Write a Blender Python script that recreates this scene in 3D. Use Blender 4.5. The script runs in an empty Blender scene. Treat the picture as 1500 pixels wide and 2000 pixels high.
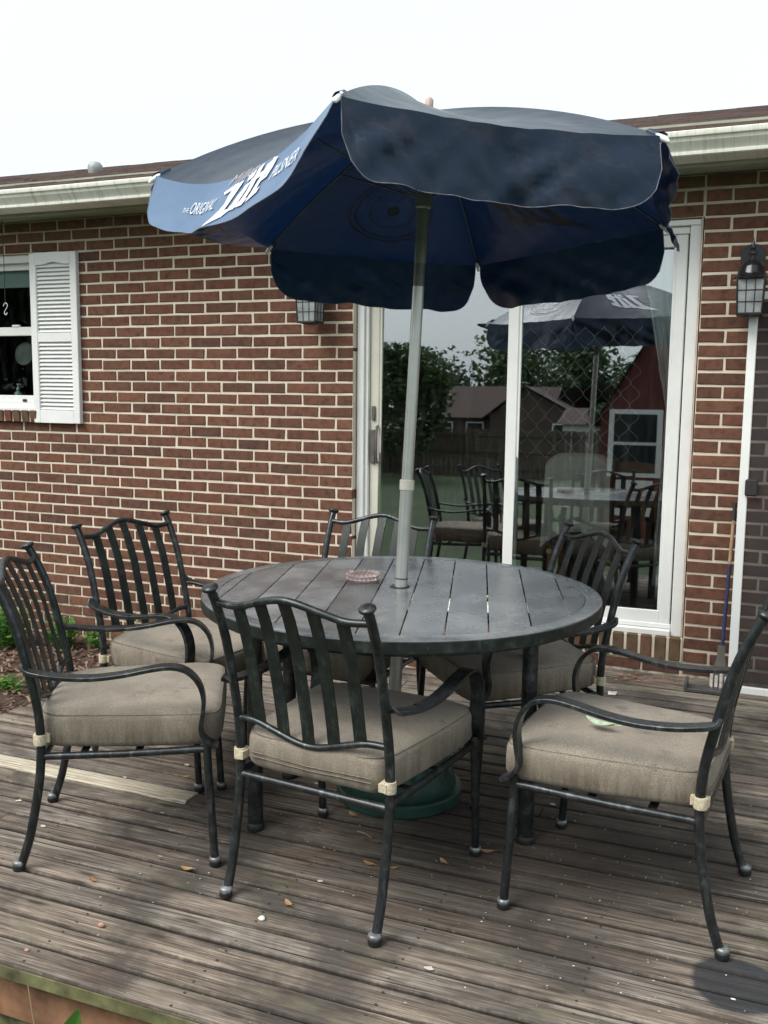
import bpy, bmesh, math, random
import numpy as np
from mathutils import Vector, Matrix, noise
random.seed(7)
S = bpy.context.scene
COL = S.collection
PI = math.pi
R = math.radians

# ------------------------------------------------------------------ camera
CAMX = np.array([0.92737424, 0.37397003, 0.01111056])
CAMY = np.array([-0.05733495, 0.11270847, 0.99197253])
CAMF = np.array([-0.36971574, 0.92056679, -0.12596448])
CAMP = np.array([3.7827, -4.6655, 1.3417695])
FPX = 1860.87
cam = bpy.data.cameras.new('camera')
camo = bpy.data.objects.new('camera', cam)
COL.objects.link(camo)
M = Matrix.Identity(4)
for i in range(3):
    M[i][0], M[i][1], M[i][2], M[i][3] = CAMX[i], CAMY[i], -CAMF[i], CAMP[i]
camo.matrix_world = M
cam.sensor_fit = 'VERTICAL'
cam.sensor_height = 24
cam.lens = 24 * FPX / 2000
cam.clip_start = 0.05
cam.clip_end = 2000
S.camera = camo

# ------------------------------------------------------------------ world, sun, exposure
SUN_EL, SUN_AZ = R(52), R(215)
w = bpy.data.worlds.new('World')
S.world = w
w.use_nodes = True
nt = w.node_tree
nt.nodes.clear()
sky = nt.nodes.new('ShaderNodeTexSky')
sky.sky_type = 'NISHITA'
sky.sun_disc = False
sky.sun_elevation = SUN_EL
sky.sun_rotation = SUN_AZ
sky.air_density = 1.6
sky.dust_density = 6.0
hsv = nt.nodes.new('ShaderNodeHueSaturation')
hsv.inputs['Saturation'].default_value = 0.22
mixw = nt.nodes.new('ShaderNodeMix')
mixw.data_type = 'RGBA'
mixw.inputs[0].default_value = 0.55
mixw.inputs[7].default_value = (8.2, 9.35, 9.75, 1)      # even cloud layer
bgn = nt.nodes.new('ShaderNodeBackground')
bgn.inputs['Strength'].default_value = 0.104
out = nt.nodes.new('ShaderNodeOutputWorld')
nt.links.new(sky.outputs[0], hsv.inputs['Color'])
nt.links.new(hsv.outputs[0], mixw.inputs[6])
nt.links.new(mixw.outputs[2], bgn.inputs[0])
nt.links.new(bgn.outputs[0], out.inputs[0])
sl = bpy.data.lights.new('sun', 'SUN')
sl.energy = 1.8
sl.angle = R(36)
sl.color = (1.0, 0.965, 0.91)
so = bpy.data.objects.new('sun', sl)
COL.objects.link(so)
# direction towards the sun (same angles as the sky texture)
sd = Vector((math.sin(SUN_AZ) * math.cos(SUN_EL), math.cos(SUN_AZ) * math.cos(SUN_EL), math.sin(SUN_EL)))
so.rotation_euler = sd.to_track_quat('Z', 'Y').to_euler()
S.view_settings.view_transform = 'Standard'
S.view_settings.look = 'None'
S.view_settings.gamma = 1
S.view_settings.use_curve_mapping = False
S.view_settings.exposure = 0.68
S.render.engine = 'CYCLES'
S.cycles.max_bounces = 8
S.cycles.transparent_max_bounces = 16
S.cycles.use_denoising = True

def proj(p):
    v = np.array(p, float) - CAMP
    z = v @ CAMF
    return 750 + FPX * (v @ CAMX) / z, 1000 - FPX * (v @ CAMY) / z, z

# ------------------------------------------------------------------ materials
class NT:
    def __init__(s, name):
        s.m = bpy.data.materials.new(name)
        s.m.use_nodes = True
        s.t = s.m.node_tree
        s.t.nodes.clear()
        s.out = s.n('OutputMaterial')
        s.b = s.n('BsdfPrincipled')
        s.l(s.b.outputs[0], s.out.inputs[0])
    def n(s, k, **kw):
        x = s.t.nodes.new('ShaderNode' + k)
        for a, b in kw.items():
            setattr(x, a, b)
        return x
    def l(s, a, b):
        s.t.links.new(a, b)
    def set(s, **kw):
        for k, v in kw.items():
            k = k.replace('_', ' ')
            i = s.b.inputs[k]
            if hasattr(v, 'is_linked') or hasattr(v, 'links'):
                s.l(v, i)
            elif isinstance(v, tuple) and len(v) == 3:
                i.default_value = (*v, 1)
            else:
                i.default_value = v
    def coords(s, kind='Object', scale=(1, 1, 1), rnd=0.0, rot=(0, 0, 0)):
        if kind == 'World':
            o = s.n('NewGeometry').outputs['Position']
        else:
            o = s.n('TexCoord').outputs[kind]
        mp = s.n('Mapping')
        mp.inputs['Scale'].default_value = scale
        mp.inputs['Rotation'].default_value = rot
        s.l(o, mp.inputs['Vector'])
        v = mp.outputs[0]
        if rnd:
            oi = s.n('ObjectInfo')
            mu = s.n('Math', operation='MULTIPLY')
            mu.inputs[1].default_value = rnd
            s.l(oi.outputs['Random'], mu.inputs[0])
            ad = s.n('VectorMath', operation='ADD')
            s.l(v, ad.inputs[0])
            s.l(mu.outputs[0], ad.inputs[1])
            v = ad.outputs[0]
        return v
    def noise(s, v, scale=5, detail=4, rough=.55, dist=0):
        x = s.n('TexNoise')
        x.inputs['Scale'].default_value = scale
        x.inputs['Detail'].default_value = detail
        x.inputs['Roughness'].default_value = rough
        x.inputs['Distortion'].default_value = dist
        if v is not None:
            s.l(v, x.inputs['Vector'])
        return x.outputs[0]
    def ramp(s, f, stops, interp='LINEAR'):
        r = s.n('ValToRGB')
        r.color_ramp.interpolation = interp
        e = r.color_ramp.elements
        while len(e) < len(stops):
            e.new(0.5)
        for el, (p, c) in zip(e, stops):
            el.position = p
            el.color = (*c, 1) if isinstance(c, tuple) else (c, c, c, 1)
        s.l(f, r.inputs[0])
        return r.outputs[0]
    def mix(s, f, a, b, mode='MIX'):
        x = s.n('Mix', data_type='RGBA', blend_type=mode)
        for i, v in ((0, f), (6, a), (7, b)):
            if isinstance(v, (int, float)):
                x.inputs[i].default_value = v
            elif isinstance(v, tuple):
                x.inputs[i].default_value = (*v, 1)
            else:
                s.l(v, x.inputs[i])
        return x.outputs[2]
    def math(s, op, a, b=0.0):
        x = s.n('Math', operation=op)
        for i, v in ((0, a), (1, b)):
            if isinstance(v, (int, float)):
                x.inputs[i].default_value = v
            else:
                s.l(v, x.inputs[i])
        return x.outputs[0]
    def bump(s, h, strength=.3, dist=.002):
        b = s.n('Bump')
        b.inputs['Strength'].default_value = strength
        b.inputs['Distance'].default_value = dist
        s.l(h, b.inputs['Height'])
        s.l(b.outputs[0], s.b.inputs['Normal'])
        return b.outputs[0]

def simple(name, col, rough=.5, metal=0.0, var=.25, vscale=20, bump=0.0, spec=.5):
    m = NT(name)
    v = m.coords('Object', rnd=7)
    n = m.noise(v, vscale, 5)
    lo = tuple(c * (1 - var) for c in col)
    hi = tuple(min(1, c * (1 + var)) for c in col)
    m.set(Base_Color=m.ramp(n, [(.3, lo), (.7, hi)]), Roughness=rough, Metallic=metal)
    m.b.inputs['Specular IOR Level'].default_value = spec
    if bump:
        m.bump(n, bump)
    return m.m

def mat_brick(name, cols):
    m = NT(name)
    oi = m.n('ObjectInfo').outputs['Random']
    gi = m.n('NewGeometry').outputs['Random Per Island']
    f = m.math('FRACT', m.math('ADD', m.math('MULTIPLY', oi, 7.13), gi))
    base = m.ramp(f, cols)
    v = m.coords('World')
    n1 = m.noise(v, 26, 5, .65)
    n2 = m.noise(v, 160, 4, .7)
    c = m.mix(m.ramp(n1, [(.45, 0.0), (.62, 1.0)]), base, m.mix(1.0, base, (.62, .58, .58), 'MULTIPLY'))
    c = m.mix(m.ramp(n2, [(.35, 0.0), (.75, .5)]), c, m.mix(1.0, base, (1.25, 1.15, 1.1), 'MULTIPLY'))
    vs_ = m.n('TexVoronoi'); vs_.inputs['Scale'].default_value = 9.0
    m.l(m.coords('World', (1, 1, 1.5)), vs_.inputs['Vector'])
    c = m.mix(m.ramp(m.math('ADD', vs_.outputs['Distance'], m.math('MULTIPLY', n2, .12)), [(.17, .6), (.24, 0.0)]), c, (.075, .032, .026))
    # mortar smears and lime specks
    n3 = m.noise(v, 45, 6, .75)
    c = m.mix(m.ramp(n3, [(.66, 0.0), (.74, .6)]), c, (.42, .34, .27))
    # pale droppings and paint flecks, green growth high on the wall
    vz = m.n('SeparateXYZ')
    m.l(m.coords('World'), vz.inputs[0])
    up = m.math('MULTIPLY', m.ramp(m.math('MULTIPLY', vz.outputs[2], .4), [(.84, 0.0), (.93, 1.0)]), m.ramp(m.noise(v, 9, 4), [(.42, 0.0), (.62, .55)]))
    c = m.mix(up, c, (.06, .065, .03))
    m.set(Base_Color=c, Roughness=.9)
    m.b.inputs['Specular IOR Level'].default_value = .25
    m.bump(m.math('ADD', n2, n1), .5, .0015)
    return m.m

def mat_mortar():
    m = NT('mortar')
    v = m.coords('World')
    n1 = m.noise(v, 7, 5)
    n2 = m.noise(v, 220, 4)
    c = m.ramp(n1, [(.3, (.60, .51, .40)), (.7, (.74, .66, .54))])
    vz = m.n('SeparateXYZ')
    m.l(v, vz.inputs[0])
    up = m.math('MULTIPLY', m.ramp(m.math('MULTIPLY', vz.outputs[2], .4), [(.82, 0.0), (.93, 1.0)]), m.ramp(n1, [(.3, .3), (.6, .9)]))
    c = m.mix(up, c, (.16, .17, .09))
    lo = m.math('MULTIPLY', m.ramp(vz.outputs[2], [(0.0, 1.0), (.16, 0.0)]), m.ramp(m.noise(v, 14, 4), [(.4, 0.0), (.6, .8)]))
    c = m.mix(lo, c, (.12, .13, .06))
    m.set(Base_Color=c, Roughness=.95)
    m.bump(n2, .4, .001)
    return m.m

def mat_deck(name, lo, hi, light=False):
    m = NT(name)
    v = m.coords('Object', (1.1, 30, 8), rnd=31)
    grain = m.noise(v, 2.2, 6, .62, .6)
    v2 = m.coords('Object', (2.0, 110, 20), rnd=17)
    fine = m.noise(v2, 3, 5, .7, .3)
    oi = m.n('ObjectInfo').outputs['Random']
    w = m.coords('World')
    base = m.ramp(grain, [(.28, lo), (.5, tuple((a + b) / 2 for a, b in zip(lo, hi))), (.72, hi)])
    tone = m.ramp(m.math('FRACT', m.math('MULTIPLY', oi, 9.7)), [(0, (.68, .63, .60)), (.3, (1.0, .93, .87)), (.6, (.86, .85, .84)), (.8, (1.16, 1.13, 1.04)), (1, (.90, .82, .76))])
    base = m.mix(1.0, base, tone, 'MULTIPLY')
    base = m.mix(m.ramp(fine, [(.40, .95), (.54, 0.0)]), base, m.mix(1.0, base, (.30, .27, .25), 'MULTIPLY'))
    if not light:
        # grey black mildew, olive algae, rust brown patches that sit on the wood
        b1 = m.noise(w, 2.6, 6, .62, .4)
        base = m.mix(m.ramp(b1, [(.46, 0.0), (.60, .78)]), base, (.052, .045, .040))
        b2 = m.noise(m.coords('World', (1, 3, 1), rot=(0, 0, .4)), 3.1, 5, .6)
        base = m.mix(m.ramp(b2, [(.56, 0.0), (.68, .5)]), base, (.20, .18, .115))
        b3 = m.noise(m.coords('World', (1.3, 2, 1), rot=(.5, 0, 1.4)), 2.4, 5, .6)
        base = m.mix(m.ramp(b3, [(.55, 0.0), (.70, .42)]), base, (.12, .072, .050))
        # the round wet stain by the right chair's rear foot and the shade under table and chairs, painted as a broad dark patch
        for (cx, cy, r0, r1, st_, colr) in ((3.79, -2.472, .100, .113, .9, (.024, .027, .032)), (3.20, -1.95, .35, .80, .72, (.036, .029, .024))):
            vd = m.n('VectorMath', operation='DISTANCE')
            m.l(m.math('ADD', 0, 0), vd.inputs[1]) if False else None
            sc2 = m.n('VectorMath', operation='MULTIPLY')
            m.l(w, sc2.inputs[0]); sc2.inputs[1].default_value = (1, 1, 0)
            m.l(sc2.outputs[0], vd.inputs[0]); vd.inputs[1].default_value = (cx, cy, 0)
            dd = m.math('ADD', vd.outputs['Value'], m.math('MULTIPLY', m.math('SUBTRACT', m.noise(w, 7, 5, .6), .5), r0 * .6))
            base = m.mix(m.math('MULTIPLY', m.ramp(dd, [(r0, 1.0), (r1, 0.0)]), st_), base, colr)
        # knots
        kv = m.coords('Object', (3.2, 15, 1), rnd=41)
        vo = m.n('TexVoronoi')
        vo.inputs['Scale'].default_value = 1.15
        m.l(kv, vo.inputs['Vector'])
        kn = m.ramp(vo.outputs['Distance'], [(.07, .95), (.12, .5), (.22, 0.0)])
        base = m.mix(kn, base, (.05, .038, .03))
        sy = m.n('SeparateXYZ')
        m.l(m.n('TexCoord').outputs['Object'], sy.inputs[0])
        ed = m.math('ADD', m.math('ABSOLUTE', sy.outputs[1]), m.math('MULTIPLY', m.math('SUBTRACT', m.noise(m.coords('Object', (14, 1, 1), rnd=3), 3, 5, .7), .5), .012))
        base = m.mix(m.ramp(ed, [(.0362, 0.0), (.0405, .85)]), base, (.014, .012, .010))
        # bleached specks
        sp = m.noise(w, 60, 3, .6)
        base = m.mix(m.ramp(sp, [(.70, 0.0), (.75, .7)]), base, (.42, .39, .35))
        # long splits
        cr = m.noise(m.coords('Object', (.8, 60, 1), rnd=11), 2.5, 2, .5)
        base = m.mix(m.ramp(cr, [(.29, .95), (.33, 0.0)]), base, (.02, .017, .015))
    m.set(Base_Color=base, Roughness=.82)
    m.b.inputs['Specular IOR Level'].default_value = .3
    m.bump(m.math('ADD', m.math('MULTIPLY', grain, .6), fine), .75, .003)
    return m.m

def mat_metal(name, base=(.028, .034, .034), metal=.55, rough=.36):
    m = NT(name)
    v = m.coords('Object', rnd=13)
    n1 = m.noise(v, 28, 5, .65)
    n2 = m.noise(m.coords('Object', (1, 1, 1), rnd=5), 90, 4, .6)
    lo = tuple(c * .7 for c in base)
    hi = tuple(c * 2.3 for c in base)
    c = m.ramp(n1, [(.35, lo), (.55, base), (.72, hi)])
    c = m.mix(m.ramp(m.noise(m.coords('Object', (1, 1, .25), rnd=8), 34, 5, .7), [(.56, 0.0), (.72, .6)]), c, tuple(x * 4 for x in base))
    c = m.mix(m.ramp(n2, [(.70, 0.0), (.74, .5)]), c, (.3, .31, .3))
    m.set(Base_Color=c, Metallic=metal, Roughness=m.ramp(n1, [(.3, rough * .8), (.7, rough * 1.35)]))
    m.bump(n2, .12, .001)
    return m.m

def mat_tabletop():
    m = NT('slate painted metal')
    v = m.coords('Object', (1, 1, 1), rnd=9)
    n1 = m.noise(v, 4, 5, .6, 0)
    n2 = m.noise(m.coords('Object', (1.6, 1.0, 1), rot=(0, 0, -.28)), 6, 5, .6, 0)
    n3 = m.noise(v, 70, 4, .6)
    c = m.ramp(n1, [(.3, (.065, .071, .079)), (.55, (.135, .143, .154)), (.75, (.26, .268, .278))])
    c = m.mix(m.ramp(n2, [(.45, 0.0), (.66, .6)]), c, (.24, .245, .255))
    c = m.mix(1.0, c, m.ramp(m.n('ObjectInfo').outputs['Random'], [(0, .78), (1, 1.18)]), 'MULTIPLY')
    c = m.mix(m.ramp(n3, [(.69, 0.0), (.74, .6)]), c, (.4, .4, .4))
    m.set(Base_Color=c, Metallic=.1, Roughness=m.ramp(n1, [(.3, .18), (.7, .34)]))
    m.b.inputs['Specular IOR Level'].default_value = .95
    m.bump(n2, .1, .001)
    return m.m

def mat_cushion():
    m = NT('taupe woven fabric')
    v = m.coords('Object', rnd=3)
    wv = m.noise(m.coords('Object', (1, 1, .35)), 420, 2, .5)
    weave = m.noise(m.coords('Object', (1.0, 1.0, 1.0)), 480, 3, .65)
    n1 = m.noise(v, 6, 5, .6)
    c = m.ramp(weave, [(.35, (.165, .140, .109)), (.5, (.285, .245, .197)), (.65, (.46, .405, .33))])
    c = m.mix(m.ramp(n1, [(.34, .6), (.62, 0.0)]), c, (.155, .130, .104))
    c = m.mix(m.ramp(m.noise(m.coords('Object', rnd=19), 13, 6, .7), [(.58, 0.0), (.68, .6)]), c, (.11, .095, .075))
    # grime that has run down the sides of the pad
    sx = m.n('SeparateXYZ')
    m.l(m.n('TexCoord').outputs['Object'], sx.inputs[0])
    low = m.ramp(m.math('MULTIPLY', sx.outputs[2], 1.0), [(.385, 1.0), (.462, 0.0)])
    blot = m.ramp(m.noise(m.coords('Object', (1, 1, .12), rnd=6), 22, 7, .78), [(.34, 0.15), (.58, 1.0)])
    c = m.mix(m.math('MULTIPLY', m.math('MULTIPLY', low, blot), .85), c, (.105, .083, .058))
    m.set(Base_Color=c, Roughness=.95)
    m.b.inputs['Specular IOR Level'].default_value = .15
    m.b.inputs['Sheen Weight'].default_value = .15
    m.bump(weave, .5, .0012)
    return m.m

def mat_canopy(name='navy umbrella cloth', sheen_mix=0.0):
    m = NT(name)
    v = m.coords('World')
    n1 = m.noise(v, 7, 6, .65)
    n2 = m.noise(v, 700, 2)
    c = m.ramp(n1, [(.3, (.004, .007, .017)), (.7, (.008, .014, .030))])
    d = m.noise(m.coords('World', (1, 1, 1.6)), 11, 6, .7, .5)
    c = m.mix(m.ramp(d, [(.50, 0.0), (.62, .30)]), c, (.050, .038, .034))
    if sheen_mix: c = m.mix(sheen_mix, c, (.17, .26, .42))  # blends a painted sky sheen into the cloth colour
    m.set(Base_Color=c, Roughness=m.ramp(n1, [(.3, .30), (.7, .44)]))
    m.b.inputs['Specular IOR Level'].default_value = .42
    m.b.inputs['Specular Tint'].default_value = (.55, .75, 1, 1)
    m.b.inputs['Coat Weight'].default_value = .10
    m.b.inputs['Coat Roughness'].default_value = .24
    m.b.inputs['Coat Tint'].default_value = (.8, .9, 1, 1)
    nrm = m.bump(m.noise(v, 6, 3, .5, .6), .35, .02)
    tr = m.n('BsdfTranslucent')
    tr.inputs[0].default_value = (.0, .055, .22, 1)
    ms = m.n('MixShader')
    ms.inputs[0].default_value = .05
    m.l(m.b.outputs[0], ms.inputs[1])
    m.l(tr.outputs[0], ms.inputs[2])
    m.l(ms.outputs[0], m.out.inputs[0])
    return m.m

def mat_glass(name, refl, tint=(.80, .84, .82), edge=.75):
    m = NT(name)
    m.t.nodes.remove(m.b)
    tr = m.n('BsdfTransparent')
    tr.inputs[0].default_value = (*tint, 1)
    gl = m.n('BsdfGlossy')
    gl.inputs['Color'].default_value = (.93, .95, .98, 1)
    gl.inputs['Roughness'].default_value = 0.012
    lw = m.n('LayerWeight')
    lw.inputs[0].default_value = .25
    f = m.math('ADD', m.math('MULTIPLY', lw.outputs['Fresnel'], edge), refl)
    ms = m.n('MixShader')
    m.l(f, ms.inputs[0])
    m.l(tr.outputs[0], ms.inputs[1])
    m.l(gl.outputs[0], ms.inputs[2])
    # dust and dried drips on the pane
    df = m.n('BsdfDiffuse')
    df.inputs[0].default_value = (.6, .62, .62, 1)
    n = m.noise(m.coords('World', (6, 6, 1)), 5, 6, .7)
    ds = m.ramp(n, [(.5, .0), (.85, .025)])
    m2 = m.n('MixShader')
    m.l(ds, m2.inputs[0])
    m.l(ms.outputs[0], m2.inputs[1])
    m.l(df.outputs[0], m2.inputs[2])
    m.l(m2.outputs[0], m.out.inputs[0])
    return m.m

def mat_leaf(name, a, b, tr=.3):
    m = NT(name)
    gi = m.n('NewGeometry').outputs['Random Per Island']
    oi = m.n('ObjectInfo').outputs['Random']
    f = m.math('FRACT', m.math('ADD', gi, oi))
    c = m.ramp(f, [(0, a), (1, b)])
    m.set(Base_Color=c, Roughness=.5)
    t = m.n('BsdfTranslucent')
    m.l(c, t.inputs[0])
    ms = m.n('MixShader')
    ms.inputs[0].default_value = tr
    m.l(m.b.outputs[0], ms.inputs[1])
    m.l(t.outputs[0], ms.inputs[2])
    m.l(ms.outputs[0], m.out.inputs[0])
    return m.m

def mat_gutter():
    m = NT('aged white aluminium')
    w = m.coords('World')
    st = m.noise(m.coords('World', (22, 1, 2.2)), 2.2, 6, .7)
    n1 = m.noise(w, 4, 5)
    c = m.ramp(n1, [(.3, (.74, .74, .64)), (.7, (.84, .84, .78))])
    c = m.mix(m.ramp(st, [(.50, 0.0), (.74, .6)]), c, (.28, .28, .19))
    m.set(Base_Color=c, Roughness=.55)
    return m.m

def mat_shingle():
    m = NT('brown asphalt shingle')
    gi = m.n('NewGeometry').outputs['Random Per Island']
    w = m.coords('World')
    n = m.noise(w, 240, 4, .7)
    n2 = m.noise(w, 6, 5, .6)
    c = m.ramp(gi, [(0, (.050, .030, .028)), (.5, (.085, .055, .050)), (1, (.115, .082, .075))])
    c = m.mix(m.ramp(n, [(.4, 0.0), (.7, .5)]), c, (.16, .12, .11))
    c = m.mix(m.ramp(n2, [(.55, 0.0), (.7, .5)]), c, (.14, .14, .11))
    m.set(Base_Color=c, Roughness=.95)
    m.bump(n, .6, .003)
    return m.m

def mat_ground(name, cols, scale, big=1.2):
    m = NT(name)
    w = m.coords('World')
    n = m.noise(w, scale, 6, .7)
    c = m.ramp(n, cols)
    c = m.mix(m.ramp(m.noise(w, big, 4), [(.4, 0.0), (.65, .5)]), c, tuple(x * .5 for x in cols[0][1]))
    m.set(Base_Color=c, Roughness=.95)
    m.bump(n, .9, .02)
    return m.m

BR_COLS = [(0, (.138, .063, .042)), (.2, (.158, .077, .050)), (.42, (.120, .058, .040)), (.6, (.172, .082, .050)), (.8, (.100, .053, .040)), (1, (.150, .067, .043))]
MT = dict(
    brick=mat_brick('red brown brick', BR_COLS),
    sillbrick=mat_brick('olive stained brick', [(0, (.10, .065, .038)), (.5, (.13, .085, .05)), (1, (.15, .062, .045))]),
    mortar=mat_mortar(),
    deck=mat_deck('weathered deck timber', (.072, .058, .048), (.48, .425, .37)),
    newplank=mat_deck('pale new timber', (.44, .40, .33), (.64, .60, .52), True),
    fascia=simple('green stained rust timber', (.20, .10, .055), .85, var=.6, vscale=9, bump=.4),
    mossedge=simple('mossy board edge', (.13, .125, .055), .9, var=.65, vscale=14, bump=.3),
    metal=mat_metal('dark cast metal', (.044, .048, .051), .65, .30),
    slat=mat_metal('dark green slat metal', (.020, .025, .023), .35, .42),
    foot=mat_metal('worn silver foot', (.22, .23, .235), .6, .42),
    glide=simple('black glide', (.015, .015, .015), .5),
    table=mat_tabletop(),
    cushion=mat_cushion(),
    piping=simple('fabric piping', (.17, .142, .11), .95, var=.3, vscale=90),
    strap=simple('cream webbing', (.50, .43, .31), .9, var=.3, vscale=160, bump=.4),
    canopy=mat_canopy(),
    lightened=mat_canopy('blue cloth with painted sky sheen', .62),  # bright sky reflection on the left valance, put into its base colour
    hem=simple('faded hem stitching', (.13, .14, .17), .8, var=.4, vscale=60),
    print=simple('white printed ink', (.60, .63, .67), .6, var=.12, vscale=30),
    goldprint=simple('worn tan printed ink', (.36, .30, .27), .6, var=.2, vscale=30),
    alu=simple('brushed pale pole metal', (.55, .56, .53), .36, .75, var=.1, vscale=12),
    palecollar=simple('cream plastic collar', (.62, .60, .52), .5, var=.08),
    poleup=simple('grey green pole paint', (.24, .26, .21), .42, .3, var=.2, vscale=14),
    rib=simple('steel rib', (.16, .15, .12), .4, .7),
    whiteplastic=simple('white plastic', (.74, .74, .72), .4, var=.06),
    vinyl=simple('white vinyl', (.74, .745, .72), .38, var=.05, vscale=6),
    vinylcream=simple('cream painted metal', (.60, .58, .49), .5, var=.08, vscale=5),
    shutter=simple('white shutter vinyl', (.76, .765, .75), .42, var=.04, vscale=9),
    gutter=mat_gutter(),
    soffit=simple('mossy soffit paint', (.34, .36, .27), .7, var=.25, vscale=5),
    shingle=mat_shingle(),
    glass=mat_glass('door glass', .25, (.86, .89, .88)),
    winglass=mat_glass('window glass', .012, (.72, .78, .77), .20),
    blackmetal=simple('black lantern metal', (.018, .019, .021), .38, .3, var=.4, vscale=30),
    frost=simple('frosted seeded glass', (.23, .245, .245), .2, var=.5, vscale=10, spec=.9),
    bulb=simple('white bulb', (.7, .7, .66), .3),
    bronze=simple('bronze handle', (.14, .125, .115), .4, .3),
    mulch=mat_leaf('wood mulch chips', (.085, .045, .03), (.26, .165, .12), .02),
    soil=mat_ground('mulch soil', [(.3, (.045, .028, .02)), (.55, (.11, .066, .047)), (.75, (.20, .14, .10))], 40, 3),
    lawn=mat_ground('lawn', [(.3, (.016, .036, .009)), (.5, (.030, .062, .014)), (.75, (.058, .095, .026))], 9, .6),
    grass=mat_leaf('grass blades', (.03, .09, .015), (.10, .20, .04), .3),
    weed=mat_leaf('weed leaves', (.06, .17, .03), (.16, .33, .06), .35),
    tree=mat_leaf('tree leaves', (.016, .045, .010), (.060, .115, .026), .3),
    bark=simple('bark', (.11, .08, .06), .9, var=.4, vscale=25, bump=.5),
    dryleaf=mat_leaf('dry leaves', (.33, .16, .07), (.56, .36, .18), .2),
    redleaf=mat_leaf('red dry leaves', (.26, .07, .03), (.40, .16, .07), .2),
    paleleaf=simple('pale green leaf', (.42, .52, .36), .6, var=.25, vscale=60),
    fleck=simple('pale flecks', (.55, .52, .46), .8),
    stone=simple('edging stone', (.38, .33, .26), .9, var=.35, vscale=25, bump=.4),
    green=simple('dark green plastic', (.011, .044, .034), .5, var=.5, vscale=12),
    crystal=None,
    fence=simple('old fence wood', (.11, .085, .066), .9, var=.35, vscale=9, bump=.3),
    brownroof=simple('neighbour brown roof', (.060, .036, .030), .9, var=.2, vscale=8),
    brownwall=simple('neighbour brown siding', (.085, .060, .047), .85, var=.15, vscale=5),
    red=simple('red painted siding', (.11, .026, .022), .8, var=.15, vscale=5),
    darkglass=simple('dark window glass', (.02, .025, .03), .1),
    oak=simple('varnished oak', (.28, .12, .035), .4, var=.3, vscale=15),
    darkwood=simple('dark painted wood', (.03, .024, .02), .5),
    tabletopw=simple('dining table top', (.32, .26, .23), .4, var=.2, vscale=8),
    sheet=simple('grey linen sheet', (.78, .75, .68), .9, var=.1, vscale=14),
    curtain=simple('sheer curtain', (.80, .84, .82), .8, var=.15, vscale=9),
    curtaintrim=simple('cream curtain motif', (.90, .90, .75), .8),
    inwall=simple('interior wall paint', (.16, .155, .14), .85, var=.1, vscale=3),
    infloor=simple('interior floor', (.07, .05, .038), .5, var=.2, vscale=6),
    blind=simple('grey roller blind', (.52, .56, .54), .7, var=.06, vscale=7),
    blue=simple('blue handle sleeve', (.028, .036, .10), .45, var=.3),
    palewood=simple('pale handle wood', (.36, .24, .15), .7, var=.2, vscale=40),
    steel=simple('dull scraper steel', (.20, .195, .175), .5, .6, var=.2, vscale=25),
    splash=simple('paint crusted white', (.66, .60, .54), .85, var=.3, vscale=35, bump=.5),
    rubber=simple('grey rubber tray', (.075, .075, .07), .7, var=.25, vscale=20),
    skinpink=simple('dusty brick red clay', (.40, .22, .14), .8),
)
def _crystal():
    m = NT('pink crystal glass')
    m.t.nodes.remove(m.b)
    tr = m.n('BsdfTransparent'); tr.inputs[0].default_value = (.97, .92, .91, 1)
    gl = m.n('BsdfGlossy'); gl.inputs['Roughness'].default_value = .05
    df = m.n('BsdfDiffuse'); df.inputs[0].default_value = (.55, .42, .40, 1)
    a = m.n('MixShader'); a.inputs[0].default_value = .35
    m.l(tr.outputs[0], a.inputs[1]); m.l(gl.outputs[0], a.inputs[2])
    b = m.n('MixShader'); b.inputs[0].default_value = .35
    m.l(a.outputs[0], b.inputs[1]); m.l(df.outputs[0], b.inputs[2])
    m.l(b.outputs[0], m.out.inputs[0])
    return m.m
MT['crystal'] = _crystal()
def _screen():
    m = NT('fine insect screen')
    m.t.nodes.remove(m.b)
    tr = m.n('BsdfTransparent')
    df = m.n('BsdfDiffuse'); df.inputs[0].default_value = (.06, .06, .062, 1)
    a = m.n('MixShader'); a.inputs[0].default_value = .36
    m.l(tr.outputs[0], a.inputs[1]); m.l(df.outputs[0], a.inputs[2])
    m.l(a.outputs[0], m.out.inputs[0])
    return m.m
MT['screen'] = _screen()

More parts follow.
